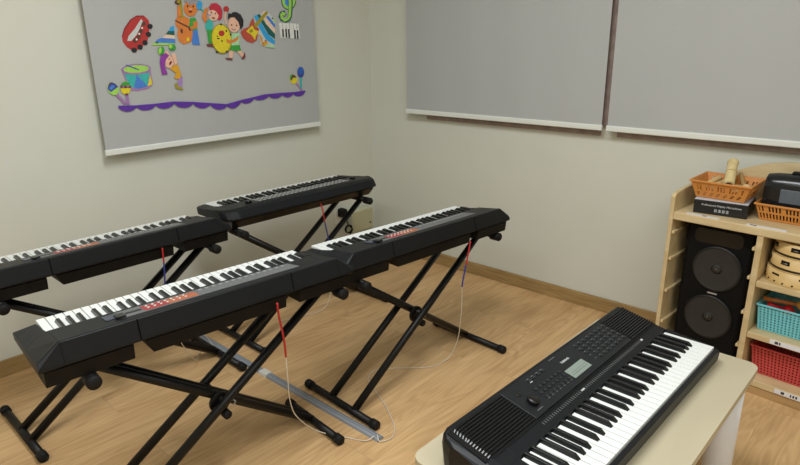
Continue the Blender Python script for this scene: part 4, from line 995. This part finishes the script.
stick('rhythm_stick', [(0.182, 0.232, BZ + 0.082), (0.226, 0.150, BZ + 0.052)], 0.0085, M_BAMBOOD, 'thin brown stick leaning across behind the bamboo tube', 'wooden stick')

# black radio in the second basket
rd = empty('portable_radio', label='glossy black rounded radio standing in the orange basket at right', cat='radio')
rd.matrix_world = on_shelf(0.301, 0.134, TOP + 0.0050, R(2))
rb_ = MB(); rings = []
for i in range(11):
    x = 0.300 * i / 10; t = abs(i - 5) / 5; sc_ = 1 - 0.10 * t ** 4
    rings.append([(x, 0.055 + (a) * sc_, 0.091 + (b_ - 0.0) * sc_) for a, b_ in rrect(0.105, 0.178, 0.050, 6)])
rb_.loft(rings, M_RADIO, smooth=True); rb_.build('shell', rd, bevel=0.006)
MB().box((0.06, 0.0015, 0.070), (0.225, 0.006, 0.125), M_RADIOG).build('front_window', rd, bevel=0.004)
MB().tube([(0.08, 0.055, 0.176), (0.085, 0.055, 0.186), (0.20, 0.055, 0.186), (0.205, 0.055, 0.176)], 0.006, M_RADIO, 10).build('carry_handle', rd)

# three tambourines stacked on the upper right shelf
zt = 0.4854
for i, (lab, dx, rr, hh) in enumerate((('tambourine with dark rivets at the bottom of the stack on the shelf', 0.0, 0.113, 0.056), ('middle tambourine of the stack on the shelf', 0.002, 0.108, 0.054), ('topmost tambourine of the stack on the shelf', 0.004, 0.104, 0.055))):
    tq = empty('tambourine', label=lab, cat='tambourine', group='tambourines stacked on the shelf')
    tq.matrix_world = on_shelf(0.484 + dx, 0.115, zt, R(20 + 13 * i)); zt += hh + 0.0015
    fr = MB(); fr.lathe([(rr, 0.0), (rr, hh), (rr - 0.008, hh), (rr - 0.008, 0.0), (rr, 0.0)], M_TAMB, 48, cap=False); fr.build('frame', tq)
    s = MB(); s.lathe([(rr - 0.0085, hh - 0.006), (rr - 0.0085, hh - 0.004)], M_SKIN if i < 2 else M_TAMB, 48); s.build('drum_skin', tq)
    if i == 2:
        h = MB(); h.poly([(0.030 * math.cos(a * 0.5236), 0.020 * math.sin(a * 0.5236)) for a in range(12)], hh - 0.004, hh - 0.0025, M_HOLE); h.build('dark_mark', tq)
    bd = MB(); bd.lathe([(rr + 0.0006, 0.004), (rr + 0.0012, 0.006), (rr + 0.0012, 0.010), (rr + 0.0006, 0.012)], M_SURR if i else M_TAMB, 48, cap=False); bd.build('rim_band', tq)
    n = 7
    for k in range(n):
        a = 2 * math.pi * k / n
        MM = Matrix.Rotation(a, 4, 'Z')
        if i:
            sl_ = MB(); sl_.box((-0.016, -(rr + 0.0008), hh * 0.50), (0.016, -(rr - 0.001), hh * 0.80), M_BLACK2, MM); so = sl_.build('jingle_slot', tq)
            j = MB(); j.lathe([(0.012, -0.0015), (0.012, 0.0015)], M_JINGLE, 16, M=MM @ T(0, -(rr - 0.006), hh * 0.62)); j.build('jingle', so)
        else:
            sl_ = MB(); sl_.box((-0.016, -(rr + 0.0008), hh * 0.66), (0.016, -(rr - 0.001), hh * 0.78), M_BLACK2, MM); sl_.build('jingle_slot', tq)
            for q in (-0.30, 0.0, 0.30):
                v = MB(); v.tube([(0, -(rr - 0.001), 0.012), (0, -(rr + 0.002), 0.012)], 0.0035, M_BLACK2, 10, M=MM @ Matrix.Rotation(q, 4, 'Z')); v.build('rivet', tq)

# maracas in the teal basket
def maraca(p0, p1, rh, mh, mb, label):
    root = empty('maraca', label=label, cat='maraca', group='maracas in the teal basket')
    a = on_shelf(*p0).translation; b_ = on_shelf(*p1).translation
    root.location = a; v = b_ - a; t = v.normalized()
    MB().tube([t * 0, t * v.length * 0.4, t * v.length], [0.0105, 0.009, 0.008], mh, 12).build('handle', root)
    prof = []; ps = []; rs = []
    for i in range(9):
        q = i / 8; ps.append(t * (v.length - 0.004 + q * rh * 2.3)); rs.append(max(0.003, rh * math.sin(math.pi * min(0.97, 0.08 + q * 0.9))))
    MB().tube(ps, rs, mb, 18).build('head', root)
maraca((0.384, 0.085, 0.390), (0.500, 0.100, 0.394), 0.030, M_MARACA, M_MARHEAD, 'maraca with a brown wooden handle on top in the teal basket')
maraca((0.402, 0.080, 0.372), (0.455, 0.090, 0.364), 0.022, M_REDT, M_REDT, 'red shaker lying under the wooden maraca')

# ------------------------------------------------------------------ floor cable cover, cords, wall box
dc = empty('cable_cover', (0.02, -1.588, 0), 0, 'long grey cable cover strip running across the floor under the stands', 'cable cover')
MB().profx([(-0.017, 0.0), (-0.014, 0.009), (-0.007, 0.0125), (0.007, 0.0125), (0.014, 0.009), (0.017, 0.0)], 0.0, 1.56, M_DUCT).build('channel', dc)
g_ = MB(); g_.box((0.0, -0.0055, 0.0120), (1.56, -0.0035, 0.0131), M_RADIOG); g_.box((0.0, 0.0045, 0.0120), (1.56, 0.0060, 0.0131), M_RADIOG); g_.build('groove', dc)
MB().profx([(-0.021, 0.0), (-0.016, 0.0138), (0.016, 0.0138), (0.021, 0.0)], 0.825, 0.878, M_DUCTJ).build('joint_sleeve', dc, bevel=0.002)
def smooth_path(pts, n=8):
    P = [Vector(p) for p in pts]; P = [P[0] * 2 - P[1]] + P + [P[-1] * 2 - P[-2]]; out = []
    for i in range(1, len(P) - 2):
        a, b_, c, d = P[i - 1], P[i], P[i + 1], P[i + 2]
        for k in range(n):
            t = k / n
            out.append(0.5 * ((2 * b_) + (c - a) * t + (2 * a - 5 * b_ + 4 * c - d) * t * t + (3 * b_ - a - 3 * c + d) * t ** 3))
    out.append(P[-2]); return out
def lead(label, red, blue, white):
    root = empty('power_lead', red[0], 0, label, 'power lead', 'power leads hanging from the keyboards')
    o = Vector(red[0])
    f = lambda pts: [p - o for p in smooth_path(pts)]
    MB().tube(f(red), 0.0034, M_CORDR, 8).build('red_sleeve', root)
    if blue: MB().tube(f(blue), 0.0033, M_CORDB, 8).build('blue_sleeve', root)
    MB().tube(f(white), 0.0019, M_CORD, 6).build('white_cord', root)
lead('red lead hanging from the nearest keyboard with its white cord looping to the cable cover',
     [(1.467, -1.915, 0.630), (1.467, -1.912, 0.58), (1.467, -1.904, 0.53), (1.467, -1.899, 0.48), (1.467, -1.898, 0.434)], None,
     [(1.467, -1.898, 0.434), (1.467, -1.897, 0.35), (1.450, -1.883, 0.26), (1.430, -1.844, 0.165), (1.400, -1.735, 0.035), (1.486, -1.660, 0.004), (1.545, -1.632, 0.006), (1.560, -1.600, 0.016)])
lead('red and blue lead hanging from the front-row keyboard at right',
     [(1.500, -0.938, 0.590), (1.501, -0.952, 0.54), (1.500, -0.966, 0.490)], [(1.500, -0.966, 0.492), (1.497, -0.981, 0.426), (1.495, -0.985, 0.394)],
     [(1.495, -0.985, 0.394), (1.490, -0.976, 0.329), (1.480, -0.967, 0.251), (1.450, -0.945, 0.12), (1.420, -0.956, 0.030), (1.403, -1.000, 0.004), (1.380, -1.080, 0.004), (1.262, -1.195, 0.004), (1.222, -1.255, 0.004),
      (1.246, -1.319, 0.004), (1.30, -1.350, 0.004), (1.442, -1.419, 0.004), (1.559, -1.493, 0.004), (1.603, -1.551, 0.004), (1.588, -1.600, 0.006), (1.562, -1.588, 0.016)])
lead('red and blue lead hanging from the keyboard at the left edge',
     [(0.664, -1.878, 0.622), (0.665, -1.879, 0.59), (0.665, -1.880, 0.560)], [(0.665, -1.880, 0.562), (0.666, -1.884, 0.51), (0.665, -1.888, 0.465)],
     [(0.665, -1.888, 0.465), (0.66, -1.87, 0.25), (0.60, -1.77, 0.05), (0.46, -1.660, 0.004), (0.478, -1.612, 0.006), (0.388, -1.586, 0.0155), (0.309, -1.580, 0.0155), (0.219, -1.582, 0.0155)])
lead('red and blue lead hanging from the round-ended keyboard in the corner',
     [(0.558, -0.957, 0.600), (0.572, -0.955, 0.560), (0.577, -0.951, 0.500)], [(0.577, -0.951, 0.502), (0.579, -0.940, 0.44), (0.580, -0.931, 0.381)],
     [(0.580, -0.931, 0.381), (0.580, -0.923, 0.282), (0.585, -0.930, 0.15), (0.58, -0.98, 0.025), (0.54, -1.10, 0.004), (0.50, -1.22, 0.004)])

ub = empty('utility_box', (0.0, -0.172, 0.165), 0, 'cream metal utility box on the wall in the corner', 'wall box')
MB().box((0.0005, -0.098, 0.0), (0.060, 0.098, 0.148), M_UTILS).build('case', ub, bevel=0.003)
MB().box((0.0602, -0.094, 0.004), (0.063, 0.094, 0.140), M_UTIL).build('door', ub, bevel=0.001)
MB().tube([(0.063, 0.066, 0.045), (0.067, 0.066, 0.045)], 0.006, M_INK, 12).build('lock', ub)
so = empty('wall_socket', (0.0, -0.335, 0.285), 0, 'white wall socket beside the utility box', 'socket')
MB().box((0.0005, -0.043, -0.04), (0.009, 0.043, 0.05), M_SOCKET).build('plate', so, bevel=0.002)
pa = empty('power_adapter', (0.0095, -0.328, 0.317), 0, 'black plug-in power adapter in the wall socket with its cord', 'power adapter')
ad = MB(); ad.loft([[(0.0, y, z) for y, z in rrect(0.052, 0.060, 0.014, 4)], [(0.042, y, z) for y, z in rrect(0.048, 0.056, 0.014, 4)]], M_RUBBER); ad.build('housing', pa, bevel=0.003)
coil = [(0.03, 0.0, -0.028)] + [(0.035, 0.020 + 0.012 * math.sin(t * 0.5), -0.06 - t * 0.004) for t in range(6)]
for k in range(26):
    a = k * 0.75; coil.append((0.035 + k * 0.0006, 0.030 + 0.030 * math.cos(a), -0.115 + 0.026 * math.sin(a)))
coil += [(0.05, 0.0, -0.20), (0.06, -0.03, -0.26), (0.08, -0.06, -0.312)]
MB().tube([p for p in smooth_path(coil, 4)], 0.0032, M_RUBBER, 6).build('cord', pa)

# ------------------------------------------------------------------ light
def area(name, loc, sx, sy_, power, col=(1, 1, 1)):
    l = bpy.data.lights.new(name, 'AREA'); l.shape = 'RECTANGLE'; l.size = sx; l.size_y = sy_; l.energy = power; l.color = col
    o = bpy.data.objects.new(name, l); COL.objects.link(o); o.location = loc
    return o
WARM = (0.955, 0.985, 1.0)
for lx, ly, pw_ in ((1.9, -2.0, 37), (3.8, -2.0, 15), (2.1, -3.9, 16), (3.8, -3.9, 20)):
    area('ceiling_panel_light', (lx, ly, RZ - 0.02), 1.2, 0.6, pw_, WARM)
w = bpy.data.worlds.new('World'); SC.world = w; w.use_nodes = True
w.node_tree.nodes['Background'].inputs[0].default_value = (0.8, 0.85, 0.9, 1); w.node_tree.nodes['Background'].inputs[1].default_value = 0.05
SC.view_settings.view_transform = 'Standard'; SC.view_settings.look = 'None'; SC.view_settings.gamma = 1.0
SC.view_settings.exposure = 0.24
SC.view_settings.use_curve_mapping = False
SC.cycles.use_denoising = True
SC.cycles.max_bounces = 8
